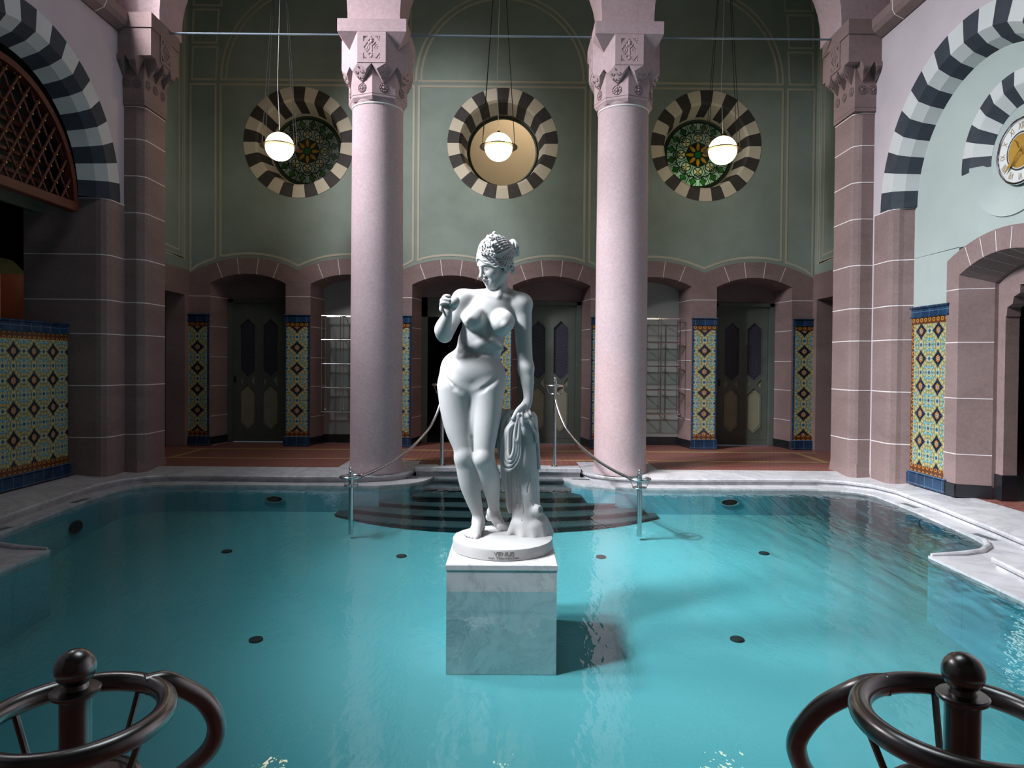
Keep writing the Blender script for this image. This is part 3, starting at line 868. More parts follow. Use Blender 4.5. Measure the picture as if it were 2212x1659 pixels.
def scrollwork(m, f, w, h, ow=None, oh=None, oz=0.0):
    """carved diamond panel: raised frame, scrolls, leaves; f(u,v,d) maps panel coordinates to 3D"""
    a, b = w / 2, h / 2
    fw_, hs = .030, []
    dia = [(0, b * .80), (a * .70, 0), (0, -b * .80), (-a * .70, 0)]
    hs.append(dia)
    for sx in (1, -1):
        for sz in (1, -1):
            hs.append([(sx * a * .74, sz * b * .80), (sx * a * .74, sz * b * .38), (sx * a * .32, sz * b * .80)])
    A_, B_ = (ow or w) / 2, (oh or h) / 2
    m.mat(0).plate([(-A_, -B_ + oz), (A_, -B_ + oz), (A_, B_ + oz), (-A_, B_ + oz)], hs, 0, .022, f)
    m.mat(1).quad(f(-a, -b, .001), f(a, -b, .001), f(a, b, .001), f(-a, b, .001))
    m.mat(0)
    def path(pp, r): m.tube([f(u, v, .012) for u, v in pp], r, 6)
    path([(0, -b * .72), (0, b * .35)], .010)
    for s in (1, -1):
        sp = []
        for i in range(22):
            t = i / 21; ang = -PI / 2 + s * 0 + t * 4.2 * PI * .9
            rr = .062 * (1 - t * .75)
            sp.append((s * (.075 + rr * math.cos(ang)), -.005 + rr * math.sin(ang)))
        path(sp, .0085)
        for (u0, v0, u1, v1, r) in [(0, .02, .055, .085, .016), (0, -.06, .08, -.085, .013), (0, -.10, .05, -.135, .015), (.10, .055, .06, .065, .010), (.115, -.055, .075, -.06, .010)]:
            path([(s * u0, v0), (s * (u0 + u1) / 2, (v0 + v1) / 2), (s * u1, v1)], [r * .5, r, r * .35])
        for sz in (1, -1):
            path([(s * a * .68, sz * b * .74), (s * a * .58, sz * b * .66)], [.016, .006]); path([(s * a * .70, sz * b * .62), (s * a * .67, sz * b * .5)], [.010, .004])
            path([(s * a * .50, sz * b * .74), (s * a * .42, sz * b * .75)], [.010, .004])
    for u, v, r in [(0, b * .42, .024), (-.028, b * .28, .017), (.028, b * .28, .017), (0, b * .60, .020), (0, -b * .60, .022)]:
        m.sphere(f(u, v, .010), r, 8, 6)

# corner piers -----------------------------------------------------
def pier(s, label):
    og = (s * 4.36, 8.5, -.04)
    t = thing('corner_pier', label, 'stone pier', og)
    P = lambda pts: [(s * x, y) for x, y in pts]
    prof = P([(4.36, 9.02), (4.36, 8.585), (4.375, 8.55), (4.42, 8.515), (4.45, 8.50), (4.66, 8.50)])
    m = MB(); m.prism(prof + P([(5.2, 8.50), (5.2, 9.02)]), -.05, 4.48)
    m.mat(1); joint_bands(m, prof, BANDS + [4.455])
    m.quad((s * 4.603, 8.496, 0), (s * 4.609, 8.496, 0), (s * 4.609, 8.496, 3.18), (s * 4.603, 8.496, 3.18))
    m.mat(0)
    # weathered foot
    m.hull([(s * x, y, z) for x, y, z in [(4.33, 9.02, -.05), (4.34, 8.56, -.05), (4.43, 8.47, -.05), (4.60, 8.48, -.05), (4.36, 9.02, .12), (4.37, 8.57, .10), (4.44, 8.505, .16), (4.6, 8.505, .1), (4.6, 9.02, -.05)]])
    m.build('pier_shaft', [M['sand'], M['mortar']], t, origin=og)
    # capital
    m = MB()
    m.box(min(s * 4.335, s * 5.0), max(s * 4.335, s * 5.0), 8.47, 9.02, 4.47, 5.03)
    m.mat(1)
    m.box(min(s * 4.332, s * 4.62), max(s * 4.332, s * 4.62), 8.467, 9.02, 4.515, 4.522).mat(0)
    m.box(min(s * 4.20, s * 5.0), max(s * 4.20, s * 5.0), 8.36, 9.05, 5.02, 5.52)
    m.box(min(s * 4.19, s * 5.0), max(s * 4.19, s * 5.0), 8.35, 9.05, 5.36, 5.53)
    m.mat(1).box(min(s * 4.188, s * 4.62), max(s * 4.188, s * 4.62), 8.348, 9.05, 5.352, 5.360).mat(0)
    def wedge(c, along, outw):
        c, al, ow = Vector(c), Vector(along), Vector(outw)
        hw = .078
        ps = [c + al * hw * k + ow * d + Vector((0, 0, z)) for k, d, z in [(0, .134, 0), (-.62, .134, -.055), (.62, .134, -.055), (0, .012, -.20), (-1, .134, 0), (1, .134, 0), (-1, -.02, 0), (1, -.02, 0), (0, -.02, -.20)]]
        m.hull(ps)
        m.mat(1)
        for q in (-1, 1):
            m.tube([c + al * (q * .022 + .015 * math.cos(a)) + ow * (.098 - .022 * math.sin(a) * -1 + .006) + Vector((0, 0, -.10 + .026 * math.sin(a))) for a in [i * .7 for i in range(8)]], .005, 5)
        m.mat(0)
    for y in (8.55, 8.73, 8.91):
        wedge((s * 4.335, y, 5.02), (0, 1, 0), (-s, 0, 0)); rosette(m, (s * 4.333, y, 4.73), (-s, 0, 0), .052)
    for x in (4.42, 4.58):
        wedge((s * x, 8.47, 5.02), (1, 0, 0), (0, -1, 0)); rosette(m, (s * min(x, 4.56), 8.468, 4.73), (0, -1, 0), .052)
    scrollwork(m, lambda u, v, d: (s * (4.20 - d + .010), 8.70 + u, 5.19 + v), .26, .32)
    m.build('pier_capital', [M['sand'], M['carve_shade']], t, origin=og)
    return t
pier(-1, 'dark sandstone corner pier with white joints beside the red lattice arch')
pier(1, 'reddish sandstone corner pier with white joints beside the clock wall')

# columns ----------------------------------------------------------
def column(x, y, petals):
    t = thing('stone_column', '', 'column', (x, y, -.03)); t['kind'] = 'thing'
    og = (x, y, -.03)
    m = MB(); m.lathe([(.345, -.04), (.345, .01), (.332, .05), (.330, .12), (.326, 2.5), (.318, 4.54)], (x, y, 0), 64)
    m.build('column_shaft', M['shaft'], t, smooth=True, origin=og)
    m = MB(); m.torus((x, y, 4.545), .316, .012, 48, 8); m.build('necking_ring', M['whitering'], t, smooth=True, origin=og)
    m = MB()
    ang = [-PI / 2 + k * PI / 4 for k in range(8)]
    lowR = .372; lowA = lowR * math.cos(PI / 8)
    low = [(x + lowR * math.cos(a), y + lowR * math.sin(a)) for a in ang]
    m.lathe([(.318, 4.545), (.33, 4.58), (.335, 4.62)], (x, y, 0), 48)
    neck = [(x + (a - x) * .93, y + (b - y) * .93) for a, b in low]
    m.rings([[(a, b, 4.575) for a, b in neck], [(a, b, 4.615) for a, b in low], [(a, b, 4.98) for a, b in low]])
    m.mat(1); joint_bands(m, low + low[:1], [4.645], .002, .003); m.mat(0)
    A = .418; Rr = A / math.cos(PI / 8)
    up = [(x + Rr * math.cos(a + PI / 8), y + Rr * math.sin(a + PI / 8)) for a in ang]
    m.prism(up, 4.985, 5.36)
    zl, zb = 4.915, 4.775
    cor = [(*p, 0) for p in up]
    mids = [[(*[(up[i][k] + up[i - 1][k]) / 2 for k in (0, 1)], 0) for i in range(8)], [(*[(up[i][k] + up[(i + 1) % 8][k]) / 2 for k in (0, 1)], 0) for i in range(8)],
            [(x + .2 * math.cos(a + PI / 8), y + .2 * math.sin(a + PI / 8), 0) for a in ang]]
    faces = [(x + (lowA + .006) * math.cos(a + PI / 8), y + (lowA + .006) * math.sin(a + PI / 8), 0) for a in ang]
    crystal_row(m, cor, mids, faces, 4.985, zl, zb)
    for a in ang:
        d = (math.cos(a + PI / 8), math.sin(a + PI / 8), 0)
        rosette(m, (x + lowA * d[0], y + lowA * d[1], 4.722), d, .056, petals)
    m.box(x - .418, x + .418, y - .418, y + .418, 5.36, 5.52, .004)
    for sx in (1, -1):
        for sy in (1, -1):     # broached corners under the abacus
            c = .418; k = A * math.tan(PI / 8)
            m.hull([(x + sx * c, y + sy * c, 5.365), (x + sx * k, y + sy * c, 5.365), (x + sx * c, y + sy * k, 5.365), (x + sx * (c + k) / 2, y + sy * (c + k) / 2, 5.19), (x + sx * .3, y + sy * .3, 5.365)])
    for k in range(4):
        a = -PI / 2 + k * PI / 2; d = Vector((math.cos(a), math.sin(a), 0)); tt = Vector((-d.y, d.x, 0))
        scrollwork(m, lambda u, v, dd: Vector((x, y, 5.17 + v)) + d * (A - .016 + dd) + tt * u, .275, .34, .345, .366, .0025)
    m.build('column_capital', [M['pink'], M['carve_shade']], t, origin=og)
    return t
COLX, COLY = 1.565, 8.85
c1 = column(-COLX, COLY, 8); c1['label'] = 'round sandstone column lit brightly on its side, before the dark niche rack'
c2 = column(COLX, COLY, 4); c2['label'] = 'round sandstone column warmed by peach light near its foot'
for c in (c1, c2): c['group'] = 'columns of the arcade'

# arcade over the columns -------------------------------------------
m = MB()
zs, zt = 5.523, 7.9
g = lambda u, v, d: (u, d, v)
outl = [(-5.0, zt), (-5.0, zs), (-4.20, zs)] + [(-4.20 + 1.155 + 1.155 * math.cos(a), zs + .12 + 1.2 * math.sin(a)) for a in [PI - PI * i / 24 for i in range(25)]] + [(-1.89, zs), (-1.245, zs)]
outl += [(1.245 * math.cos(a), zs + .12 + 1.28 * math.sin(a)) for a in [PI - PI * i / 24 for i in range(25)]] + [(1.245, zs), (1.89, zs)]
outl += [(4.20 - 1.155 + 1.155 * math.cos(a), zs + .12 + 1.2 * math.sin(a)) for a in [PI - PI * i / 24 for i in range(25)]] + [(4.20, zs), (5.0, zs), (5.0, zt)]
m.plate(outl, [], 8.56, 9.14, g)
struct(m.build('wall_arcade', M['pink']))
# tie rods
for a, b, lb in [(-4.22, -1.98, 'thin iron tie rod from the dark corner pier to the bright column'), (-1.15, 1.15, 'thin iron tie rod spanning between the two columns'), (1.98, 4.22, 'thin iron tie rod from the shaded column to the clock side pier')]:
    m = MB(); m.tube([(a, 8.8, 5.49), (b, 8.8, 5.49)], .013, 8)
    o = m.build('tie_rod', M['rod'], smooth=True, origin=((a + b) / 2, 8.8, 5.49)); tag(o, lb, 'tie rod', 'tie rods of the arcade')

# striped arches -----------------------------------------------------
def striped_arch(s, yc, zc, label):
    og = (s * 4.6, yc + 1.5, 0)
    t = thing('striped_arch', label, 'arch', og)
    m = MB(); n = 21
    prof = [(1.59, -.004), (1.365, -.004), (1.27, .095), (1.195, .26)]
    for k in range(n):
        m.mat(k % 2)
        for (r0, d0), (r1, d1) in zip(prof, prof[1:]):
            for j in range(3):
                a0 = PI * (k + j / 3) / n; a1 = PI * (k + (j + 1) / 3) / n
                m.quad(*[(s * (4.6 + d), yc + r * math.cos(a), zc + r * math.sin(a)) for r, d, a in ((r0, d0, a0), (r0, d0, a1), (r1, d1, a1), (r1, d1, a0))])
    m.build('arch_ring', [M['black_paint'], M['white_paint']], t, origin=og)
    dep = .26 if s > 0 else .95
    for q in (1, -1):
        pr = [(s * x, yc + q * y) for x, y in [(4.595, 1.72), (4.595, 1.40), (4.62, 1.345), (4.67, 1.31), (4.72, 1.30), (4.60 + dep, 1.24 if s > 0 else 1.28)]]
        m = MB(); m.prism(pr + [(s * (4.6 + dep), yc + q * 1.72)], -.05, zc - .005)
        m.mat(1); joint_bands(m, pr, BANDS[:5] + [zc - .003])
        m.build('arch_jamb', [M['sand'], M['mortar']], t, origin=og)
    return t
striped_arch(-1, 6.82, 3.25, 'black and white striped arch framing the red wooden lattice')
striped_arch(1, 6.74, 3.19, 'black and white striped arch over the wall with the clock')

# hall side walls ----------------------------------------------------
for s, nm, yc, zc in ((-1, 'wall_left', 6.82, 3.25), (1, 'wall_right', 6.74, 3.19)):
    m = MB(); f = lambda u, v, d, s=s: (s * (4.6 + d), u, v)
    hole = [(yc + 1.56, -.04)] + arc(yc, zc, 1.56, 0, PI, 32) + [(yc - 1.56, -.04)]
    m.plate([(-3.5, -.04), (yc - 1.56, -.04)] + hole[::-1][1:-1] + [(yc + 1.56, -.04), (8.52, -.04), (8.52, 5.36), (-3.5, 5.36)], [], 0, .9, f) if False else \
    m.plate([(-3.5, -.04)] + hole[::-1] + [(8.52, -.04), (8.52, 5.36), (-3.5, 5.36)], [], 0, .22, f)
    struct(m.build(nm, M['mauve']))
    # string course
    m = MB(); pf = [(-.02, 5.30), (.10, 5.36), (.13, 5.42), (.13, 5.52), (-.02, 5.58)]
    m.rings([[(s * (4.6 - d), y, z) for d, z in pf] for y in (-3.5, 8.40)])
    m.mat(1)
    for y in (7.9, 6.6, 5.2): m.rings([[(s * (4.6 - d * 1.01 - .001), yy, z) for d, z in pf] for yy in (y, y + .012)])
    struct(m.build('trim_string_course_%s' % ('left' if s < 0 else 'right'), [M['sand'], M['mortar']]))
    # gallery shafts standing on it
    for k, y in enumerate((8.28, 7.75)):
        m = MB(); m.lathe([(.17, 0), (.17, .06), (.135, .12), (.13, 1.5), (.17, 1.58)], (s * 4.80, y, 5.56), 24)
        o = m.build('gallery_shaft', M['pink'], smooth=True, origin=(s * 4.80, y, 5.56))
        tag(o, ['short round gallery shaft just cut by the picture top beside the dark corner pier', 'short round gallery shaft farther along the ledge over the lattice arch', 'short round gallery shaft cut by the picture top beside the clock side pier', 'short round gallery shaft farther along the ledge above the clock arch'][k + (2 if s > 0 else 0)], 'shaft', 'gallery shafts')
    m = MB(); m.box(min(s * 4.6, s * 5.6), max(s * 4.6, s * 5.6), -3.5, 8.5, 5.30, 5.55)
    struct(m.build('ledge_gallery_%s' % ('left' if s < 0 else 'right'), M['sand']))
    m = MB()
    if s > 0: m.box(5.5, 5.7, -3.5, 9.0, 5.5, 9.6)
    else:
        # clerestory: openings where daylight enters
        m.plate([(-3.5, 5.5), (9.0, 5.5), (9.0, 9.6), (-3.5, 9.6)], [[(y - .75, 6.3)] + arc(y, 8.1, .75, PI, 0, 14) + [(y + .75, 6.3)] for y in (1.2, 4.0, 6.8)], 0, .3, lambda u, v, d: (-5.5 - d, u, v))
    struct(m.build('wall_upper_%s' % ('left' if s < 0 else 'right'), M['upper']))
m = MB(); m.box(-5.7, 5.7, -3.6, -3.5, -.1, 9.6); struct(m.build('wall_front', M['upper']))
m = MB(); m.box(-5.7, 5.7, 8.56, 8.7, 7.5, 9.6); struct(m.build('wall_back_upper', M['pink']))
m = MB(); m.plate([(-5.7, -3.6), (5.7, -3.6), (5.7, 8.7), (-5.7, 8.7)], [arc(0, 4.4, 1.7, 0, 2 * PI * 31 / 32, 31)], 9.6, 9.75, lambda u, v, d: (u, v, d)); struct(m.build('ceiling', M['upper']))

# clock wall -----------------------------------------------------------
RX = 4.82
m = MB(); m.box(RX, RX + .3, 7.20, 8.1, 0, 2.601)
m.plate([(5.0, 2.58), (8.1, 2.6), (8.1, 5.0), (5.0, 5.0)], [arc(6.44, 3.37, .588, 0, 2 * PI * 31 / 32, 31)], 0, .3, lambda u, v, d: (RX + d, u, v))
m.box(RX, RX + .3, 4.9, 5.75, 0, 2.7)
m.quad((RX + .12, 5.9, 2.8), (RX + .12, 7.0, 2.8), (RX + .12, 7.0, 3.9), (RX + .12, 5.9, 3.9))
struct(m.build('wall_right_niche', M['mint']))
t = thing('striped_roundel', 'black and white striped half ring around the clock on the pale wall', 'roundel', (RX, 6.44, 3.37)); og = (RX, 6.44, 3.37)
m = MB(); n = 14
for k in range(n):
    m.mat(k % 2)
    for (r0, d0), (r1, d1) in zip([(.73, -.006), (.60, -.006), (.585, .0), (.44, .10)], [(.60, -.006), (.585, .0), (.44, .10)]):
        for j in range(3):
            a0 = -.05 + (PI + .1) * (k + j / 3) / n; a1 = -.05 + (PI + .1) * (k + (j + 1) / 3) / n
            m.quad(*[(RX + d - .002, 6.44 + r * math.cos(a), 3.37 + r * math.sin(a)) for r, d, a in ((r0, d0, a0), (r0, d0, a1), (r1, d1, a1), (r1, d1, a0))])
m.build('striped_ring', [M['black_paint'], M['white_paint']], t, origin=og)
m = MB()
m.rings([[(RX + d, 6.44 + r * math.cos(2 * PI * k / 48), 3.37 + r * math.sin(2 * PI * k / 48)) for k in range(48)] for r, d in ((.445, .0975), (.44, .10), (.20, .10))], cap0=False, cap1=False)
m.rings([[(RX + d, 6.44 + r * math.cos(-PI * k / 32), 3.37 + r * math.sin(-PI * k / 32)) for k in range(33)] for r, d in ((.605, -.002), (.60, -.016), (.585, -.004), (.44, .099))], closed=False)
m.build('plaster_ring', M['mint'], t, origin=og, smooth=True)
t = thing('wall_clock', 'round wall clock with gilt centre and roman numerals inside the striped half ring', 'clock', (RX + .08, 6.44, 3.37)); og = (RX + .08, 6.44, 3.37)
CX_ = RX + .075
def cf(u, v, d=0): return (CX_ - d, 6.44 - u, 3.37 + v)     # seen from the pool: u to the right
m = MB(); m.torus((CX_ - .012, 6.44, 3.37), .298, .013, 48, 8, 'x'); m.build('bezel', M['chrome'], t, origin=og, smooth=True)
m = MB(); m.prism(arc(0, 0, .295, 0, 2 * PI * 47 / 48, 47), 0, .008, lambda u, v, d: cf(u, v, d)); m.build('dial', M['dialwhite'], t, origin=og)
m = MB(); m.prism(arc(0, 0, .165, 0, 2 * PI * 47 / 48, 47), .006, .012, lambda u, v, d: cf(u, v, d)); m.mat(1)
for r0, r1, k in ((.178, .165, 1), (.162, .155, 2)):
    m.mat(k); m.rings([[cf(r * math.cos(2 * PI * i / 48), r * math.sin(2 * PI * i / 48), .0135) for i in range(48)] for r in (r0, r1)], cap0=False, cap1=False)
m.build('dial_centre', [M['gold'], M['black_paint'], M['dialwhite']], t, origin=og)
for k, s_ in enumerate(['XII', 'I', 'II', 'III', 'IIII', 'V', 'VI', 'VII', 'VIII', 'IX', 'X', 'XI']):
    vs, fs = text_mesh(s_, .095); a = -2 * PI * k / 12; ca, sa = math.cos(a), math.sin(a)
    m = MB(); b = m.pts([cf((v.x * .62) * ca - (v.y + .232) * sa, (v.x * .62) * sa + (v.y + .232) * ca, .010) for v in vs])
    for f in fs: m.face([b + i for i in f])
    m.build('numeral', M['numeral'], t, origin=og)
def hand(nm, ang, L, w, d):
    m = MB(); ca, sa = math.cos(ang), math.sin(ang)
    P = [(-w * .35, -.05), (w * .35, -.05), (w * .3, L * .3), (w, L * .62), (0, L), (-w, L * .62), (-w * .3, L * .3)]
    m.prism([(u * ca - v * sa, u * sa + v * ca) for u, v in P], d, d + .006, lambda u, v, dd: cf(u, v, dd)); m.build(nm, M['gold'], t, origin=og)
hand('hour_hand', math.radians(38), .17, .022, .018); hand('minute_hand', math.radians(133), .25, .018, .027)

# doorway under the clock ------------------------------------------------
dw = thing('door_5', 'stone arched doorway into a dark room below the clock', 'doorway', (RX, 6.53, 0)); dw['kind'] = 'structure'; og = (RX, 6.53, 0)
m = MB(); yc = 6.50
ext = [(yc - .84, 0), (yc - .84, 2.47)] + [(yc - .84 + 1.68 * i / 14, 2.47 + .205 * (1 - (i / 7 - 1) ** 2)) for i in range(1, 14)] + [(yc + .84, 2.47), (yc + .84, 0)]
inn = [(yc - .64, 0)] + [(yc - .64 + 1.28 * i / 14, 2.30 + .16 * (1 - (i / 7 - 1) ** 2)) for i in range(15)] + [(yc + .64, 0)]
f = lambda u, v, d: (RX + d, u, v)
m.plate(ext + inn[::-1], [], -.035, .06, f)
inn2 = [(yc + (u - yc) * .82, (v - .09) if v > 1 else v) for u, v in inn]
m.rings([[f(u, v, -.035 + .0) for u, v in inn], [f(u, v, .26) for u, v in inn2], [f(u, v, .50) for u, v in inn2]], closed=False)
m.mat(1)
for z in (.44, 1.02, 1.60, 2.15):
    m.quad(f(yc + .84, z, -.038), f(yc + .64, z, -.038), f(yc + .64, z + .009, -.038), f(yc + .84, z + .009, -.038))
    m.quad(f(yc + .638, z, -.038), f(yc + .523, z, .26), f(yc + .523, z + .009, .26), f(yc + .638, z + .009, -.038))
for i in (2, 4, 6, 8, 10, 12):
    u, v = inn[i + 1]; du = (i / 7 - 1) * .06
    m.ribbon([(u, v), (u + du * 2.2, v + .20)], .009, lambda a, b: f(a, b, -.038))
    m.quad(f(u - .005, v - .003, -.036), f(u + .005, v - .003, -.036), f(yc + (u + .005 - yc) * .82, v - .092, .258), f(yc + (u - .005 - yc) * .82, v - .092, .258))
m.build('stone_surround', [M['sand'], M['mortar']], dw, origin=og)
m = MB()
for q in (1, -1):
    m.box(RX + .30, RX + .44, min(yc + q * .53, yc + q * .42), max(yc + q * .53, yc + q * .42), 0, 1.86)
    m.prism([(0, 2.16), (.30, 2.16), (.30, 2.08), (.22, 2.05), (.20, 1.98), (.13, 1.95), (.12, 1.86), (0, 1.86)], RX + .30, RX + .44, lambda u, v, d: (d, yc + q * (.53 - u - .0), v))
m.box(RX + .30, RX + .44, yc - .53, yc + .53, 2.16, 2.62)
m.build('inner_lintel', M['sand'], dw, origin=og)
m = MB()
for q in (1, -1):
    m.box(RX - .055, RX + .02, min(yc + q * .63, yc + q * .85), max(yc + q * .63, yc + q * .85), 0, .135, .006)
    m.quad(f(yc + q * .634, 0, -.045), f(yc + q * .515, 0, .262), f(yc + q * .515, .135, .262), f(yc + q * .634, .135, -.045))
    m.box(RX + .285, RX + .45, min(yc + q * .54, yc + q * .41), max(yc + q * .54, yc + q * .41), 0, .26, .006)
m.build('black_plinth', M['blackskirt'], dw, origin=og)
# room beyond, with a lit leaded window
m = MB(); m.box(8.6, 8.7, 3.4, 12.6, 0, 3.8); m.box(5.7, 8.6, 12.6, 12.7, 0, 3.8); m.box(5.4, 8.6, 3.3, 3.4, 0, 3.8); m.box(5.4, 8.6, 3.3, 12.6, 3.7, 3.8); m.box(5.7, 5.8, 9.1, 12.6, 0, 3.8); m.box(5.2, 5.8, 9.03, 9.1, 0, 3.8)
m.box(RX + .31, RX + .40, 7.0, 9, 0, 3.1); m.box(RX + .31, RX + .40, 3.3, 6.0, 0, 3.1); m.box(RX+.31, RX+.40, 5.9, 7.1, 2.5, 3.1)
struct(m.build('wall_side_room', M['darkroom']))
wn = thing('window_5', 'bright leaded window inside the side room, seen in the water', 'window', (8.56, 11.6, 2.9)); wn['kind'] = 'structure'
m = MB(); m.box(8.56, 8.59, 11.15, 12.0, 2.58, 3.5); m.build('window_light', M['daypane'], wn, origin=(8.56, 11.6, 2.9))
m = MB()
for k in range(5): m.box(8.54, 8.56, 11.15 + .21 * k, 11.17 + .21 * k, 2.58, 3.5)
m.build('glazing_bar', M['iron'], wn, origin=(8.56, 11.6, 2.9))

# tile panel under the clock side wall, and the long tiled parapet opposite
tile_panel('tile_wall_panel', .67, 2.03, None, 'bright patterned tile panel with amber border beside the stone doorway', 'tiled wall panels', (RX - .0005, 7.635, 0), -PI / 2, .045, 'arttile_side', True, .155)
tp = tile_panel('tile_parapet', 2.48, 1.77, None, 'long patterned tile parapet with blue coping in the dark lattice arch', 'tiled wall panels', (-5.0295, 6.805, 0), PI / 2, .002, 'arttile_side', True, 0.05)

# dark opening behind the parapet ---------------------------------------------
m = MB(); m.box(-5.25, -5.03, 5.57, 8.05, 0, 1.74); struct(m.build('wall_parapet', M['sand']))
m = MB(); m.plate([(-9.2, 0), (-5.2, 0), (-5.2, 5.4), (-9.2, 5.4)], [[(-8.1, .02), (-8.1, 2.5), (-7.8, 2.75), (-7.35, 2.86), (-6.9, 2.75), (-6.64, 2.5), (-6.64, .02)]], 9.8, 9.95, lambda u, v, d: (u, d, v))
m.box(-9.3, -9.2, 3, 13, 0, 5.4); m.box(-9.3, -4.6, 3.0, 3.1, 0, 5.4); m.box(-9.3, -5.25, 3, 9.95, 5.28, 5.4); m.box(-5.3, -4.85, 3, 8.5, 5.28, 5.4)
struct(m.build('wall_left_room', M['darkgreen']))
m = MB(); m.box(-9.2, -5.2, 11.5, 11.6, 0, 5.4); m.mat(1).box(-9.1, -8.18, 11.40, 11.5, 0, 2.75); m.mat(2).box(-8.18, -7.72, 11.3, 11.45, 0, 2.75)
struct(m.build('wall_left_passage', [M['darkgreen'], M['warmplaster'], M['redwood']]))

# red wooden lattice -------------------------------------------------------------
lt = thing('lattice_screen', 'dark red wooden lattice screen with gilt studs filling the striped arch', 'lattice screen', (-4.92, 6.82, 3.08)); og = (-4.92, 6.82, 3.08)
LX, LY, LZ, LR = -4.92, 6.82, 3.16, 1.21
m = MB(); m.rings([[(LX + dx, LY + r * math.cos(a), LZ + r * math.sin(a)) for r, dx in ((LR, -.05), (LR, .05), (LR - .07, .05), (LR - .07, -.05))] for a in [PI * i / 40 for i in range(41)]])
m.box(LX - .05, LX + .06, LY - LR, LY + LR, LZ - .10, LZ + .01, .01)
m.build('screen_frame', M['redwood'], lt, origin=og)
bars = MB(); studs = []; pitch = .19
def clip(y0, z0, dy, dz):
    """chord of the half disc along a direction through (y0,z0)"""
    r = LR - .05; b = (y0 * dy + z0 * dz); c = y0 * y0 + z0 * z0 - r * r; D = b * b - c
    if D <= 0: return None
    t0, t1 = -b - math.sqrt(D), -b + math.sqrt(D)
    if abs(dz) > 1e-6:
        tz = -z0 / dz
        if dz > 0: t0 = max(t0, tz)
        else: t1 = min(t1, tz)
    return (t0, t1) if t1 - t0 > .05 else None
for fam in (1, -1):
    d = Vector((math.cos(math.radians(58)) * fam, math.sin(math.radians(58)))); nn = Vector((-d.y, d.x))
    for k in range(-9, 10):
        p = nn * (k * pitch * .86)
        q = clip(p.x, p.y, d.x, d.y)
        if q:
            L = [(LX + .012 * fam, LY + p.x + d.x * t, LZ + p.y + d.y * t) for t in q]
            bars.tube(L, .012, 6)
            N = int((q[1] - q[0]) / .05)
            for j in range(N): bars.sphere((L[0][0], L[0][1] + (L[1][1] - L[0][1]) * (j + .5) / N, L[0][2] + (L[1][2] - L[0][2]) * (j + .5) / N), .017, 6, 4)
d1 = Vector((math.cos(math.radians(58)), math.sin(math.radians(58)))); n1 = Vector((-d1.y, d1.x)); d2 = Vector((-d1.x, d1.y)); n2 = Vector((-d2.y, d2.x))
for i in range(-9, 10):
    for j in range(-9, 10):
        a, b = i * pitch * .86, j * pitch * .86
        det = n1.x * n2.y - n1.y * n2.x
        y, z = (a * n2.y - b * n1.y) / det, (n1.x * b - n2.x * a) / det
        if z > .03 and math.hypot(y, z) < LR - .08:
            bars.sphere((LX, LY + y, LZ + z), .028, 8, 5); studs.append((LX + .03, LY + y, LZ + z))
bars.build('lattice_bars', M['redwood'], lt, origin=og)
m = MB(); m.sphere((0, 0, 0), .012, 8, 5); s0 = m.build('gilt_stud', M['gold'], lt, smooth=True)
for i, p in enumerate(studs):
    b = s0 if i == 0 else s0.copy()
    if i: C.objects.link(b); b.parent = lt
    b.location = Vector(p) - Vector(og)
m = MB()
for k in range(11):
    z = LZ + .08 + k * .105; r = math.sqrt(max(.01, (LR - .03) ** 2 - (z - LZ) ** 2))
    m.box(LX - .30, LX - .26, LY - r, LY + r, z, z + .035)
m.build('rear_slat', M['redwood'], lt, origin=og)
m = MB(); m.box(LX - .45, LX - .40, LY - 1.4, LY + 1.4, LZ - .1, 5.2); struct(m.build('wall_behind_lattice', M['darkgreen']))
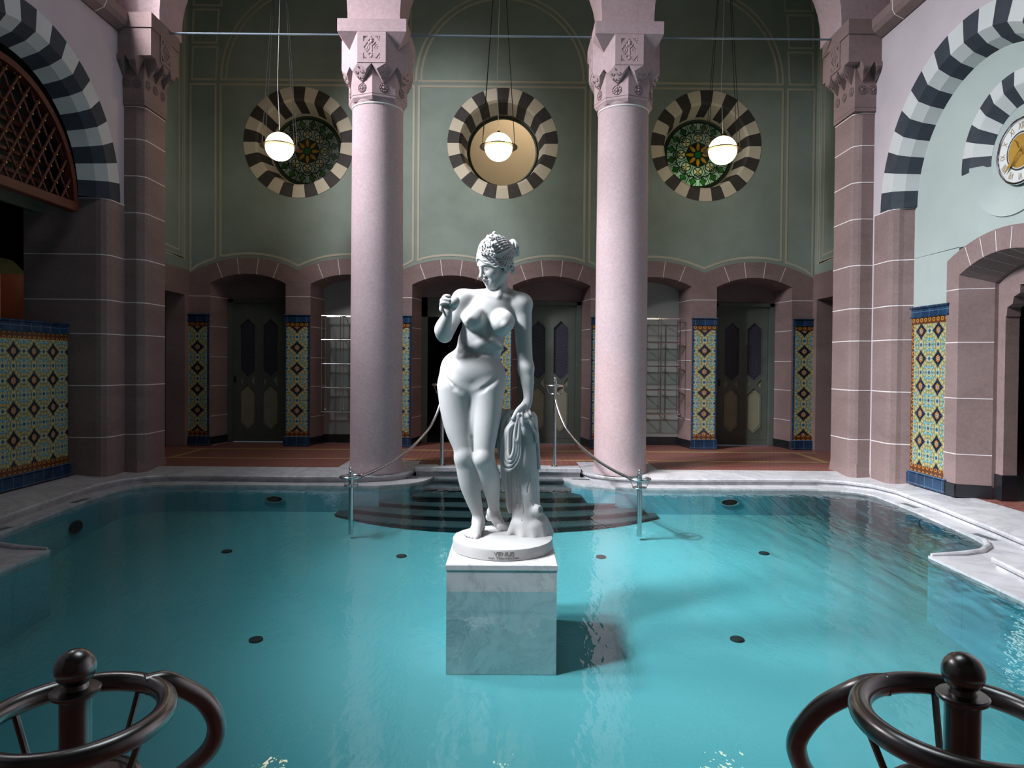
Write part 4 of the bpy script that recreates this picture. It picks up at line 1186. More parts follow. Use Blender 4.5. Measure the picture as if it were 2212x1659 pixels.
# ------------------------------------------------------------------ marble figure: a signed distance field turned into one continuous surface
class Field:
    def __init__(s, lo, hi, h):
        s.lo = np.array(lo, float); s.h = h
        s.n = np.ceil((np.array(hi) - s.lo) / h).astype(int) + 1
        s.d = np.full(s.n, .5, np.float32)
    def _block(s, lo, hi):
        a = np.clip(np.floor((lo - s.lo) / s.h).astype(int), 0, s.n - 1); b = np.clip(np.ceil((hi - s.lo) / s.h).astype(int) + 1, 0, s.n)
        if np.any(b <= a): return None
        ax = [(s.lo[i] + s.h * np.arange(a[i], b[i])).astype(np.float32) for i in range(3)]
        return tuple(slice(a[i], b[i]) for i in range(3)), np.meshgrid(*ax, indexing='ij')
    def _merge(s, sl, d, k, op):
        o = s.d[sl]
        if op == 'u':
            h = np.maximum(k - np.abs(o - d), 0) / max(k, 1e-6); s.d[sl] = np.minimum(o, d) - h * h * k * .25
        else:
            d = -d; h = np.maximum(k - np.abs(o - d), 0) / max(k, 1e-6); s.d[sl] = np.maximum(o, d) + h * h * k * .25
    def cone(s, a, b, k=.01, op='u'):
        a = np.array(a, float); b = np.array(b, float); A, r1, B, r2 = a[:3], a[3], b[:3], b[3]
        m = max(r1, r2) + k + 2 * s.h
        blk = s._block(np.minimum(A, B) - m, np.maximum(A, B) + m)
        if blk is None: return
        sl, (x, y, z) = blk
        ab = B - A; L2 = max(ab @ ab, 1e-9)
        t = np.clip(((x - A[0]) * ab[0] + (y - A[1]) * ab[1] + (z - A[2]) * ab[2]) / L2, 0, 1)
        d = np.sqrt((x - A[0] - t * ab[0]) ** 2 + (y - A[1] - t * ab[1]) ** 2 + (z - A[2] - t * ab[2]) ** 2) - (r1 + (r2 - r1) * t)
        s._merge(sl, d, k, op)
    def chain(s, pts, k=.01, op='u'):
        """a limb: hard union along the chain, then one soft union with the rest"""
        P = np.array(pts, float); m = P[:, 3].max() + k + 2 * s.h
        blk = s._block(P[:, :3].min(0) - m, P[:, :3].max(0) + m)
        if blk is None: return
        sl, (x, y, z) = blk; D = np.full(x.shape, .5, np.float32)
        for a, b in zip(P, P[1:]):
            mm = max(a[3], b[3]) + k + 2 * s.h
            lo = np.minimum(a[:3], b[:3]) - mm; hi = np.maximum(a[:3], b[:3]) + mm
            i0 = [int(max(0, np.floor((lo[i] - (s.lo[i] + sl[i].start * s.h)) / s.h))) for i in range(3)]
            i1 = [int(min(x.shape[i], np.ceil((hi[i] - (s.lo[i] + sl[i].start * s.h)) / s.h) + 1)) for i in range(3)]
            w = tuple(slice(i0[i], max(i0[i], i1[i])) for i in range(3))
            X_, Y_, Z_ = x[w], y[w], z[w]
            ab = b[:3] - a[:3]; L2 = max(ab @ ab, 1e-9)
            t = np.clip(((X_ - a[0]) * ab[0] + (Y_ - a[1]) * ab[1] + (Z_ - a[2]) * ab[2]) / L2, 0, 1)
            d = np.sqrt((X_ - a[0] - t * ab[0]) ** 2 + (Y_ - a[1] - t * ab[1]) ** 2 + (Z_ - a[2] - t * ab[2]) ** 2) - (a[3] + (b[3] - a[3]) * t)
            D[w] = np.minimum(D[w], d)
        s._merge(sl, D, k, op)
    def ell(s, c, r, R=None, k=.02, op='u'):
        c = np.array(c, float); r = np.array(r, float); R = np.eye(3) if R is None else np.array(R)
        e = np.sqrt(((R * r) ** 2).sum(1)) + k + 2 * s.h
        blk = s._block(c - e, c + e)
        if blk is None: return
        sl, (x, y, z) = blk
        q = [(x - c[0]) * R[0, i] + (y - c[1]) * R[1, i] + (z - c[2]) * R[2, i] for i in range(3)]
        k0 = np.sqrt(sum((q[i] / r[i]) ** 2 for i in range(3))); k1 = np.sqrt(sum((q[i] / r[i] ** 2) ** 2 for i in range(3)))
        s._merge(sl, k0 * (k0 - 1) / np.maximum(k1, 1e-6), k, op)
    def limb(s, pts, k=.01, step=.16):
        """a smooth tapering limb: envelope of closely spaced balls along a spline"""
        Q = spline(pts, 6) if len(pts) > 2 else [np.array(p, float) for p in pts]
        P = [Q[0]]
        for a, b in zip(Q, Q[1:]):
            n = max(1, int(np.ceil(np.linalg.norm(b[:3] - a[:3]) / (step * min(a[3], b[3])))))
            P += [a + (b - a) * (i + 1) / n for i in range(n)]
        P = np.array(P); m = P[:, 3].max() + k + 2 * s.h
        blk = s._block(P[:, :3].min(0) - m, P[:, :3].max(0) + m)
        if blk is None: return
        sl, (x, y, z) = blk; D = np.full(x.shape, .5, np.float32); o = np.array([s.lo[i] + sl[i].start * s.h for i in range(3)])
        for c in P:
            mm = c[3] + k + 2 * s.h
            w = tuple(slice(max(0, int((c[i] - mm - o[i]) / s.h)), max(0, int((c[i] + mm - o[i]) / s.h) + 2)) for i in range(3))
            d = np.sqrt((x[w] - c[0]) ** 2 + (y[w] - c[1]) ** 2 + (z[w] - c[2]) ** 2) - c[3]
            D[w] = np.minimum(D[w], d)
        s._merge(sl, D, k, 'u')
    def mesh(s):
        """naive surface nets"""
        D = s.d; neg = D < 0; n0, n1, n2 = D.shape
        cnt = np.zeros((n0 - 1, n1 - 1, n2 - 1), np.int8)
        for i in (0, 1):
            for j in (0, 1):
                for k in (0, 1): cnt += neg[i:n0 - 1 + i, j:n1 - 1 + j, k:n2 - 1 + k]
        act = (cnt > 0) & (cnt < 8); idx = np.argwhere(act); N = len(idx)
        ids = np.full(act.shape, -1, np.int64); ids[act] = np.arange(N)
        corner = [(i, j, k) for i in (0, 1) for j in (0, 1) for k in (0, 1)]
        val = np.stack([D[idx[:, 0] + i, idx[:, 1] + j, idx[:, 2] + k] for i, j, k in corner], 1)
        acc = np.zeros((N, 3)); w = np.zeros(N)
        for a in range(8):
            for b in range(a + 1, 8):
                if sum(abs(corner[a][q] - corner[b][q]) for q in range(3)) != 1: continue
                va, vb = val[:, a], val[:, b]; m = (va < 0) != (vb < 0)
                t = np.where(m, va / np.where(m, va - vb, 1), 0)[:, None]
                acc += np.where(m[:, None], np.array(corner[a]) + t * (np.array(corner[b]) - np.array(corner[a])), 0); w += m
        V = s.lo + (idx + acc / w[:, None]) * s.h
        F = []
        for ax in range(3):
            o = [q for q in range(3) if q != ax]
            sh = [slice(0, None)] * 3
            A = neg.take(np.arange(0, D.shape[ax] - 1), ax); B = neg.take(np.arange(1, D.shape[ax]), ax)
            e = np.argwhere(A != B)
            e = e[(e[:, o[0]] > 0) & (e[:, o[1]] > 0) & (e[:, o[0]] < D.shape[o[0]] - 1) & (e[:, o[1]] < D.shape[o[1]] - 1)]
            def c(du, dv):
                q = e.copy(); q[:, o[0]] += du; q[:, o[1]] += dv; return ids[q[:, 0], q[:, 1], q[:, 2]]
            quad = np.stack([c(-1, -1), c(0, -1), c(0, 0), c(-1, 0)], 1)
            flip = A[e[:, 0], e[:, 1], e[:, 2]] ^ (ax == 1)
            quad[~flip] = quad[~flip][:, ::-1]
            F.append(quad)
        return V, np.concatenate(F)
    def build(s, name, mat, parent, smooth=1, lo=None):
        V, F = s.mesh()
        me = bpy.data.meshes.new(name)
        me.vertices.add(len(V)); me.vertices.foreach_set('co', V.astype(np.float32).ravel())
        me.loops.add(F.size); me.loops.foreach_set('vertex_index', F.astype(np.int32).ravel())
        me.polygons.add(len(F)); me.polygons.foreach_set('loop_start', np.arange(0, F.size, 4, dtype=np.int32)); me.polygons.foreach_set('loop_total', np.full(len(F), 4, np.int32))
        me.polygons.foreach_set('use_smooth', np.ones(len(F), bool)); me.update(calc_edges=True); me.materials.append(mat)
        bm = bmesh.new(); bm.from_mesh(me)
        for _ in range(smooth): bmesh.ops.smooth_vert(bm, verts=bm.verts, factor=.5, use_axis_x=True, use_axis_y=True, use_axis_z=True)
        bm.to_mesh(me); bm.free()
        o = bpy.data.objects.new(name, me); C.objects.link(o); o.parent = parent; return o
def rotm(roll, yaw):
    a, b = math.radians(roll), math.radians(yaw)
    Ry = np.array([[math.cos(a), 0, math.sin(a)], [0, 1, 0], [-math.sin(a), 0, math.cos(a)]])
    Rz = np.array([[math.cos(b), -math.sin(b), 0], [math.sin(b), math.cos(b), 0], [0, 0, 1]])
    return Rz @ Ry
def spline(P, n=5):
    P = [np.array(p, float) for p in P]; out = []
    for i in range(len(P) - 1):
        p0, p1, p2, p3 = P[max(i - 1, 0)], P[i], P[i + 1], P[min(i + 2, len(P) - 1)]
        for k in range(n):
            t = k / n
            out.append(.5 * ((2 * p1) + (p2 - p0) * t + (2 * p0 - 5 * p1 + 4 * p2 - p3) * t * t + (3 * p1 - p0 - 3 * p2 + p3) * t ** 3))
    return out + [P[-1]]
BODY = [
('e',0.05,[-0.126,0.045,1.666],[0.175,0.109,0.172],[-4,0]),
('e',0.05,[-0.094,0.05,1.783],[0.185,0.083,0.086],[6,0]),
('e',0.06,[-0.171,0.045,1.492],[0.165,0.103,0.159],[8,0]),
('e',0.06,[-0.23,0.05,1.298],[0.228,0.129,0.159],[8,0]),
('e',0.05,[-0.297,0.05,1.224],[0.165,0.122,0.139],[0,0]),
('e',0.05,[-0.109,0.05,1.225],[0.116,0.116,0.152],[0,0]),
('e',0.05,[-0.213,-0.032,1.305],[0.126,0.066,0.112],[8,0]),
('e',0.04,[-0.253,0,1.159],[0.099,0.073,0.06],[0,0]),
('e',0.05,[-0.201,0.17,1.153],[0.172,0.086,0.119],[0,0]),
('e',0.03,[-0.215,-0.05,1.669],[0.083,0.076,0.083],[0,0]),
('e',0.02,[-0.244,-0.105,1.655],[0.026,0.026,0.026],[0,0]),
('e',0.03,[-0.008,-0.045,1.645],[0.083,0.076,0.083],[0,0]),
('e',0.02,[0.005,-0.1,1.622],[0.026,0.026,0.026],[0,0]),
('c',0.03,[[-0.05,-0.01,1.828,0.02],[-0.199,0,1.838,0.017],[-0.317,0.03,1.83,0.027]]),
('c',0.03,[[-0.036,-0.01,1.828,0.02],[0.05,0.01,1.824,0.02],[0.126,0.035,1.8,0.027]]),
('c',0.035,[[-0.112,-0.035,1.513,0.03],[-0.211,-0.03,1.456,0.026],[-0.295,0,1.437,0.023]]),
('c',0.035,[[-0.103,-0.035,1.513,0.03],[-0.03,-0.02,1.465,0.026]]),
('s',0.016,[-0.191,-0.098,1.397],[0.011,0.03,0.014],[0,0]),
('s',0.03,[-0.121,-0.095,1.586],[0.017,0.033,0.086],[-6,0]),
('g',0.022,[-0.361,-0.01,1.489,0.01],[-0.291,-0.06,1.452,0.011]),
('g',0.022,[-0.291,-0.06,1.452,0.011],[-0.192,-0.075,1.413,0.011]),
('g',0.022,[-0.192,-0.075,1.413,0.011],[-0.088,-0.05,1.418,0.009]),
('g',0.02,[-0.377,-0.01,1.512,0.009],[-0.318,-0.05,1.491,0.01]),
('g',0.02,[-0.318,-0.05,1.491,0.01],[-0.258,-0.07,1.468,0.008]),
('c',0.03,[[-0.04,0.05,1.807,0.08],[-0.041,0.035,1.892,0.063],[-0.048,0.02,1.997,0.063]]),
('c',0.03,[[0.026,0.06,1.855,0.04],[0.1,0.05,1.808,0.047]]),
('c',0.03,[[-0.101,0.06,1.848,0.04],[-0.235,0.05,1.832,0.047]]),
('c',0.02,[[-0.008,0,2.011,0.023],[-0.033,-0.02,1.867,0.016],[-0.043,-0.03,1.826,0.013]]),
('c',0.045,[[-0.349,0.04,1.17,0.13],[-0.341,0.035,1.03,0.118],[-0.318,0.02,0.882,0.101],[-0.286,0,0.752,0.076],[-0.279,0,0.669,0.068]]),
('c',0.03,[[-0.279,0,0.669,0.068],[-0.26,0.02,0.567,0.073],[-0.243,0.035,0.481,0.072],[-0.213,0.055,0.361,0.057],[-0.186,0.07,0.264,0.042],[-0.179,0.07,0.21,0.04]]),
('e',0.03,[-0.273,-0.048,0.695],[0.04,0.03,0.046],[0,0]),
('c',0.045,[[-0.128,0.03,1.149,0.126],[-0.126,0.01,1.017,0.114],[-0.131,-0.02,0.887,0.096],[-0.136,-0.045,0.775,0.079],[-0.134,-0.06,0.672,0.067]]),
('c',0.03,[[-0.134,-0.06,0.672,0.067],[-0.106,0,0.571,0.076],[-0.094,0.06,0.488,0.072],[-0.078,0.15,0.37,0.051],[-0.069,0.22,0.267,0.04],[-0.073,0.24,0.235,0.042]]),
('e',0.03,[-0.146,-0.106,0.685],[0.04,0.03,0.046],[0,0]),
('g',0.012,[-0.244,-0.085,1.104,0.01],[-0.231,-0.075,0.957,0.011]),
('g',0.012,[-0.231,-0.075,0.957,0.011],[-0.217,-0.06,0.825,0.011]),
('g',0.012,[-0.217,-0.06,0.825,0.011],[-0.204,-0.05,0.709,0.01]),
('g',0.03,[-0.436,-0.03,1.277,0.005],[-0.345,-0.096,1.175,0.006]),
('g',0.03,[-0.345,-0.096,1.175,0.006],[-0.25,-0.105,1.114,0.008]),
('g',0.03,[-0.24,-0.105,1.115,0.008],[-0.143,-0.1,1.167,0.006]),
('g',0.03,[-0.143,-0.1,1.167,0.006],[-0.041,-0.07,1.242,0.005]),
('c',0.03,[[-0.179,0.07,0.197,0.04],[-0.185,0.035,0.165,0.042],[-0.191,0,0.15,0.036],[-0.197,-0.035,0.142,0.026]]),
('c',0.025,[[-0.179,0.07,0.197,0.037],[-0.161,0.13,0.143,0.031]]),
('c',0.02,[[-0.187,0.02,0.169,0.033],[-0.231,-0.02,0.138,0.023]]),
('c',0.02,[[-0.187,0.02,0.169,0.03],[-0.177,-0.045,0.132,0.025]]),
('c',0.008,[[-0.183,-0.05,0.126,0.018],[-0.188,-0.085,0.116,0.018]]),
('c',0.008,[[-0.209,-0.045,0.132,0.014],[-0.214,-0.075,0.119,0.014]]),
('c',0.008,[[-0.23,-0.035,0.135,0.013],[-0.238,-0.062,0.122,0.013]]),
('c',0.008,[[-0.247,-0.025,0.139,0.012],[-0.255,-0.048,0.129,0.012]]),
('c',0.008,[[-0.261,-0.012,0.143,0.011],[-0.269,-0.032,0.134,0.011]]),
('c',0.03,[[-0.073,0.24,0.228,0.042],[-0.05,0.223,0.184,0.043],[-0.028,0.207,0.156,0.038],[-0.005,0.19,0.136,0.027]]),
('c',0.025,[[-0.073,0.24,0.228,0.038],[-0.102,0.3,0.18,0.032]]),
('c',0.008,[[-0.029,0.165,0.135,0.018],[-0.015,0.14,0.114,0.018]]),
('c',0.008,[[-0.009,0.17,0.138,0.016],[0.009,0.15,0.115,0.016]]),
('c',0.008,[[0.008,0.175,0.14,0.014],[0.026,0.16,0.116,0.014]]),
('c',0.008,[[0.022,0.18,0.146,0.013],[0.039,0.168,0.125,0.013]]),
('c',0.008,[[0.032,0.19,0.154,0.012],[0.046,0.18,0.136,0.012]]),
('c',0.04,[[-0.315,0.05,1.805,0.067],[-0.352,0.02,1.722,0.063],[-0.386,-0.04,1.626,0.059],[-0.416,-0.09,1.551,0.054]]),
('e',0.03,[-0.291,0.05,1.815],[0.076,0.073,0.066],[0,0]),
('c',0.02,[[-0.42,-0.09,1.544,0.052],[-0.426,-0.125,1.582,0.06],[-0.406,-0.17,1.634,0.046],[-0.388,-0.2,1.677,0.033],[-0.388,-0.205,1.699,0.032]]),
('e',0.015,[-0.394,-0.205,1.73],[0.038,0.023,0.04],[12,0]),
('c',0.006,[[-0.404,-0.205,1.762,0.015],[-0.415,-0.225,1.788,0.014],[-0.398,-0.243,1.804,0.013],[-0.372,-0.246,1.802,0.011]]),
('c',0.006,[[-0.413,-0.205,1.749,0.015],[-0.426,-0.228,1.772,0.014],[-0.409,-0.25,1.781,0.013],[-0.371,-0.256,1.775,0.011]]),
('c',0.006,[[-0.417,-0.205,1.733,0.014],[-0.429,-0.228,1.75,0.013],[-0.409,-0.25,1.759,0.013],[-0.374,-0.254,1.753,0.011]]),
('c',0.006,[[-0.413,-0.205,1.717,0.013],[-0.431,-0.222,1.727,0.012],[-0.432,-0.238,1.718,0.011],[-0.427,-0.24,1.705,0.011]]),
('c',0.008,[[-0.372,-0.2,1.712,0.017],[-0.345,-0.19,1.725,0.016],[-0.325,-0.195,1.747,0.013]]),
('e',0.04,[0.12,0.055,1.782],[0.076,0.073,0.069],[0,0]),
('c',0.04,[[0.127,0.055,1.775,0.067],[0.135,0.06,1.669,0.062],[0.139,0.07,1.535,0.06],[0.151,0.075,1.384,0.055],[0.158,0.07,1.317,0.055]]),
('c',0.03,[[0.158,0.07,1.317,0.055],[0.168,0.06,1.234,0.049],[0.175,0.05,1.15,0.037],[0.175,0.04,1.087,0.032]]),
('e',0.02,[0.159,0.03,1.048],[0.038,0.026,0.043],[22,0]),
('e',0.015,[0.142,0.015,1.009],[0.036,0.025,0.033],[20,0]),
('c',0.006,[[0.122,0,1.01,0.017],[0.124,-0.03,0.976,0.016],[0.13,-0.045,0.941,0.014],[0.137,-0.045,0.911,0.012]]),
('c',0.006,[[0.142,0.005,0.993,0.016],[0.149,-0.015,0.965,0.015],[0.162,-0.008,0.938,0.013]]),
('c',0.006,[[0.162,0.01,0.996,0.015],[0.172,-0.008,0.971,0.015],[0.182,0,0.951,0.013]]),
('c',0.006,[[0.179,0.02,1.009,0.015],[0.192,0.01,0.986,0.013],[0.199,0.018,0.969,0.012]]),
('c',0.01,[[0.139,0.01,1.049,0.022],[0.102,-0.02,1.018,0.018],[0.079,-0.045,0.983,0.015],[0.064,-0.058,0.958,0.012]])]
HEAD_C = [-0.073,-0.005,2.06]
HEAD_AX = ([0.568,-0.821,-0.063], [-0.76,-0.494,-0.423], [-0.316,-0.288,0.904])
APPLE = ([-0.344,-0.222,1.767], 0.0424)
CLOTH = [[[0.105,-0.045,0.99,0.01],[0.066,-0.046,0.944,0.01],[0.008,-0.04,0.866,0.01],[-0.016,-0.036,0.774,0.01],[-0.016,-0.036,0.69,0.01],[-0.004,-0.04,0.626,0.011],[0.033,-0.044,0.592,0.012],[0.082,-0.044,0.623,0.01],[0.117,-0.042,0.692,0.01],[0.118,-0.042,0.802,0.009],[0.116,-0.045,0.897,0.009],[0.115,-0.042,0.96,0.009]],[[0.107,-0.045,0.99,0.01],[0.076,-0.046,0.944,0.01],[0.02,-0.045,0.874,0.01],[0.001,-0.041,0.79,0.01],[0.001,-0.041,0.712,0.01],[0.01,-0.045,0.653,0.011],[0.038,-0.049,0.623,0.012],[0.076,-0.049,0.651,0.01],[0.103,-0.047,0.714,0.01],[0.104,-0.047,0.816,0.009],[0.107,-0.045,0.903,0.009],[0.115,-0.042,0.96,0.009]],[[0.109,-0.045,0.99,0.01],[0.086,-0.046,0.944,0.01],[0.032,-0.05,0.883,0.01],[0.018,-0.046,0.806,0.01],[0.018,-0.046,0.735,0.01],[0.023,-0.05,0.681,0.011],[0.043,-0.054,0.653,0.012],[0.07,-0.054,0.679,0.01],[0.089,-0.052,0.736,0.01],[0.09,-0.052,0.829,0.009],[0.099,-0.045,0.909,0.009],[0.115,-0.042,0.96,0.009]],[[0.111,-0.045,0.99,0.01],[0.096,-0.046,0.944,0.01],[0.043,-0.055,0.892,0.01],[0.035,-0.051,0.822,0.01],[0.035,-0.051,0.758,0.01],[0.037,-0.055,0.709,0.011],[0.048,-0.059,0.683,0.012],[0.063,-0.059,0.706,0.01],[0.074,-0.057,0.759,0.01],[0.075,-0.057,0.843,0.009],[0.09,-0.045,0.915,0.009],[0.115,-0.042,0.96,0.009]],[[0.095,-0.045,0.973,0.009],[0.063,-0.05,0.901,0.009],[0.043,-0.048,0.809,0.009],[0.037,-0.046,0.694,0.009],[0.036,-0.046,0.635,0.008]],[[0.086,-0.04,0.973,0.009],[0.044,-0.045,0.901,0.009],[0.026,-0.044,0.809,0.009],[0.024,-0.044,0.694,0.008]],[[0.099,-0.05,0.964,0.008],[0.083,-0.058,0.892,0.008],[0.082,-0.058,0.827,0.008],[0.093,-0.058,0.801,0.008],[0.105,-0.056,0.827,0.008],[0.109,-0.052,0.902,0.008],[0.11,-0.046,0.96,0.008]],[[-0.001,0.03,1.0,0.023],[-0.023,0.02,0.934,0.02],[-0.029,0.02,0.818,0.017],[-0.025,0.02,0.702,0.017],[0.009,0.01,0.61,0.013]],[[0.039,0.02,1.004,0.023],[-0.006,0.0,0.919,0.017],[-0.015,-0.01,0.805,0.017]],[[0.013,0.05,1.005,0.023],[0.079,0.03,1.007,0.023],[0.14,0.04,0.98,0.023],[0.2,0.05,0.953,0.02]],[[0.193,0.05,0.957,0.02],[0.227,0.04,0.894,0.017],[0.244,0.04,0.818,0.013],[0.252,0.05,0.7,0.012],[0.26,0.06,0.591,0.011]],[[0.172,0.0,0.954,0.017],[0.196,0.0,0.921,0.015],[0.206,0.01,0.887,0.012],[0.23,0.015,0.844,0.012],[0.24,0.02,0.787,0.01]],[[0.132,-0.02,0.955,0.013],[0.165,-0.01,0.945,0.013],[0.199,0.01,0.95,0.015]],[[-0.005,0.08,0.677,0.02],[-0.004,0.09,0.558,0.018],[-0.01,0.09,0.473,0.017],[0.0,0.09,0.43,0.015]],[[0.015,0.08,0.627,0.02],[0.02,0.085,0.525,0.018],[0.03,0.09,0.423,0.017],[0.035,0.1,0.32,0.015],[0.048,0.11,0.267,0.013]],[[0.043,0.09,0.592,0.017],[0.047,0.095,0.456,0.017],[0.055,0.11,0.318,0.017],[0.059,0.12,0.181,0.015]]]
CLOTH_FILL = [[0.047, 0.006, 0.843, 0.056, 0.043, 0.139], [0.045, -0.006, 0.732, 0.05, 0.036, 0.119]]
STUMP = [[0.165, 0.09, 0.936, 0.083], [0.162, 0.095, 0.794, 0.093], [0.157, 0.1, 0.591, 0.103], [0.162, 0.105, 0.421, 0.104], [0.17, 0.11, 0.285, 0.106], [0.185, 0.115, 0.183, 0.122], [0.202, 0.12, 0.107, 0.146]]
ROOTS = [[[0.086, 0.05, 0.18, 0.033], [0.046, 0.03, 0.115, 0.023]], [[0.146, 0.02, 0.171, 0.04], [0.139, -0.02, 0.108, 0.03]], [[0.246, 0.03, 0.17, 0.04], [0.278, 0.0, 0.098, 0.03]], [[0.288, 0.09, 0.196, 0.043], [0.339, 0.09, 0.116, 0.03]], [[0.211, 0.0, 0.16, 0.033], [0.218, -0.03, 0.098, 0.026]]]
KNOT = [[0.212, 0.05, 0.285, 0.043], [0.251, 0.015, 0.296, 0.038]]
SG = (.10, 4.93, 0.0)
statue = thing('marble_statue', 'white marble statue of a standing woman holding a fruit, leaning on a draped stump', 'statue', SG)
sm = M['statue']
f = Field((-.52, -.36, .08), (.26, .42, 2.28), .0046)
for q in BODY:
    if q[0] == 'c': f.limb(q[2], q[1])
    elif q[0] == 'e': f.ell(q[2], q[3], rotm(*q[4]), q[1])
    elif q[0] == 's': f.ell(q[2], q[3], rotm(*q[4]), q[1], 's')
    else: f.cone(q[2], q[3], q[1], 's')
HA = np.array(HEAD_AX).T            # columns: lateral, forward, up
HC = np.array(HEAD_C); HS = 1.13
def hp(x, y, z, r=None):
    p = HC + HS * (HA @ np.array((x, y, z))); return (*p, r * HS) if r is not None else p
def head_bits(f):
    E = lambda x, y, z, a, b, c, k=.02, op='u': f.ell(hp(x, y, z), (a * HS, b * HS, c * HS), HA, k, op)
    Cn = lambda k, *p: f.chain([hp(*q) for q in p], k)
    E(0, -.022, .045, .088, .108, .096, .02); E(0, .030, -.02, .073, .072, .100, .03); E(0, .045, .035, .068, .058, .055, .03)
    for s in (1, -1):
        Cn(.03, (s * .058, .0, -.062, .024), (s * .026, .072, -.116, .021)); E(s * .043, .062, -.036, .027, .030, .033, .03)
    E(0, .086, -.115, .021, .020, .019, .02); E(0, .084, -.096, .030, .020, .022, .02); E(.022, .078, -.085, .020, .018, .02, .02); E(-.022, .078, -.085, .020, .018, .02, .02)
    for s in (1, -1): E(s * .034, .108, .000, .020, .013, .014, .014, 's')
    Cn(.012, (0, .094, .028, .012), (0, .108, -.004, .0095), (0, .126, -.038, .0125)); E(0, .118, -.046, .010, .010, .006, .008)
    for s in (1, -1):
        E(s * .013, .108, -.045, .009, .011, .007, .007)
        Cn(.012, (s * .010, .100, .024, .0065), (s * .034, .098, .027, .0065), (s * .058, .076, .016, .006))
        E(s * .033, .083, -.001, .0165, .0155, .0125, .004)
        Cn(.004, (s * .017, .096, -.001, .0028), (s * .033, .1005, .0075, .0033), (s * .050, .088, -.001, .0028))
        Cn(.004, (s * .018, .095, -.004, .0022), (s * .033, .098, -.010, .0026), (s * .049, .087, -.005, .0022))
        f.cone(hp(s * .020, .104, -.0125, .0012), hp(s * .046, .094, -.0115, .0012), .003, 's')
        Cn(.005, (0, .114, -.067, .0058), (s * .012, .111, -.0665, .0058), (s * .026, .098, -.073, .0036))
        Cn(.005, (0, .112, -.082, .0070), (s * .012, .108, -.081, .0062), (s * .024, .097, -.076, .0036))
        f.cone(hp(0, .120, -.0738, .0012), hp(s * .022, .103, -.0745, .0010), .002, 's')
        e = [hp(s * (.093 + .004 * math.sin(a)), -.016 + .016 * math.cos(a), -.036 + .027 * math.sin(a), .0068) for a in [i * .6 for i in range(-2, 8)]]
        f.chain(e, .004); E(s * .084, -.014, -.038, .010, .014, .022, .006); E(s * .090, -.006, -.064, .007, .008, .009, .006)
    f.cone(hp(0, .117, -.056, .002), hp(0, .115, -.064, .002), .004, 's')
    Cn(.03, (0, -.004, -.055, .045), (0, .004, -.085, .042))
head_bits(f)
f.build('body', sm, statue, 1)
# hair
h = Field(HC - .25, HC + .25, .0032)
h.ell(hp(0, -.030, .056), (.097 * HS, .112 * HS, .106 * HS), HA, .01)
h.ell(hp(0, .10, -.035), (.078 * HS, .072 * HS, .108 * HS), HA, .008, 's')
for s in (1, -1):
    # waved locks swept from the parting down over the temple and back above the ear
    for j in range(7):
        P = []
        for i in range(40):
            t = i / 39; a = t * 2.55
            rx, ry = .100 - j * .0035, .124 - j * .004
            dz = math.sin(min(t * 1.9, 1) * PI / 2) ** 1.25
            z = .072 + j * .0142 - (.092 + .003 * j) * dz + .075 * max(0, t - .55) * (1.4 - j * .08)
            wv = .0060 * math.sin(t * 34 + j * 1.3) * min(1, t * 5)
            fc = math.sqrt(max(.12, 1 - (max(0, z - .056) / .110) ** 2))
            P.append(hp(s * (rx * fc * math.sin(a) + .005), -.030 + (ry + .006) * fc * math.cos(a), z + wv, .0078 - .0015 * t))
        h.chain(P, .002)
    # fine combed strands over the crown towards the knot
    for j in range(9):
        b = .20 + j * .165
        P = [hp(s * .1005 * math.sin(b) * math.sin(v), -.030 + .116 * math.cos(v), .058 + .107 * math.cos(b) * math.sin(v) + .0016 * math.sin(v * 22 + j), .0062) for v in [.95 + k * 1.9 / 17 for k in range(18)]]
        h.chain(P, .002)
    # curls below the ear and at the nape
    for (y0, z0, rr) in [(-.045, -.020, .015), (-.062, -.040, .016), (-.084, -.034, .017), (-.058, -.064, .014), (-.082, -.066, .014), (-.070, -.088, .011)]:
        h.chain([hp(s * (.074 - abs(y0 + .05) * .5 + .006 * math.sin(a)), y0 + rr * math.cos(a) * (1 - a / 16), z0 + rr * math.sin(a) * (1 - a / 16), .0058) for a in [i * .5 for i in range(18)]], .002)
# curls gathered above the forehead, rolled ends and falling tails
for (x, y, z, rr, ax) in [(-.030, .030, .150, .018, 0), (.012, .034, .153, .018, 1), (.046, .026, .146, .018, 0), (-.056, .030, .132, .017, 1), (-.008, .062, .140, .017, 0), (.030, .064, .132, .015, 1), (-.036, .066, .128, .016, 0), (.0, .0, .158, .018, 1), (.062, .052, .118, .014, 0)]:
    h.chain([hp(.042 + x + rr * math.cos(a + ax) * (1 - a / 15), y - .042 + .014 * (a / 8), z + .012 + rr * math.sin(a + ax) * (1 - a / 15), .0058) for a in [i * .4 for i in range(24)]], .0015)
for (x0, y0, x1, y1, z1) in [(.030, .062, .048, .092, .088), (.052, .046, .074, .070, .070), (.040, .055, .062, .082, .078), (-.010, .070, .004, .104, .098), (.012, .066, .024, .100, .092), (-.034, .066, -.030, .100, .096)]:
    P = [hp(.030 + x0 + (x1 - x0) * t + .006 * math.sin(t * 12 + x0 * 90), -.028 + y0 + (y1 - y0) * t + .010 * math.sin(t * PI), .150 + (z1 - .138) * t, .0066 - .0015 * t) for t in [i / 14 for i in range(15)]]
    h.chain(P, .0015)
    h.chain([hp(.030 + x1 + .008 * math.cos(a), y1 - .024 + .002 * a, z1 + .008 * math.sin(a), .0045) for a in [i * .5 for i in range(13)]], .0015)
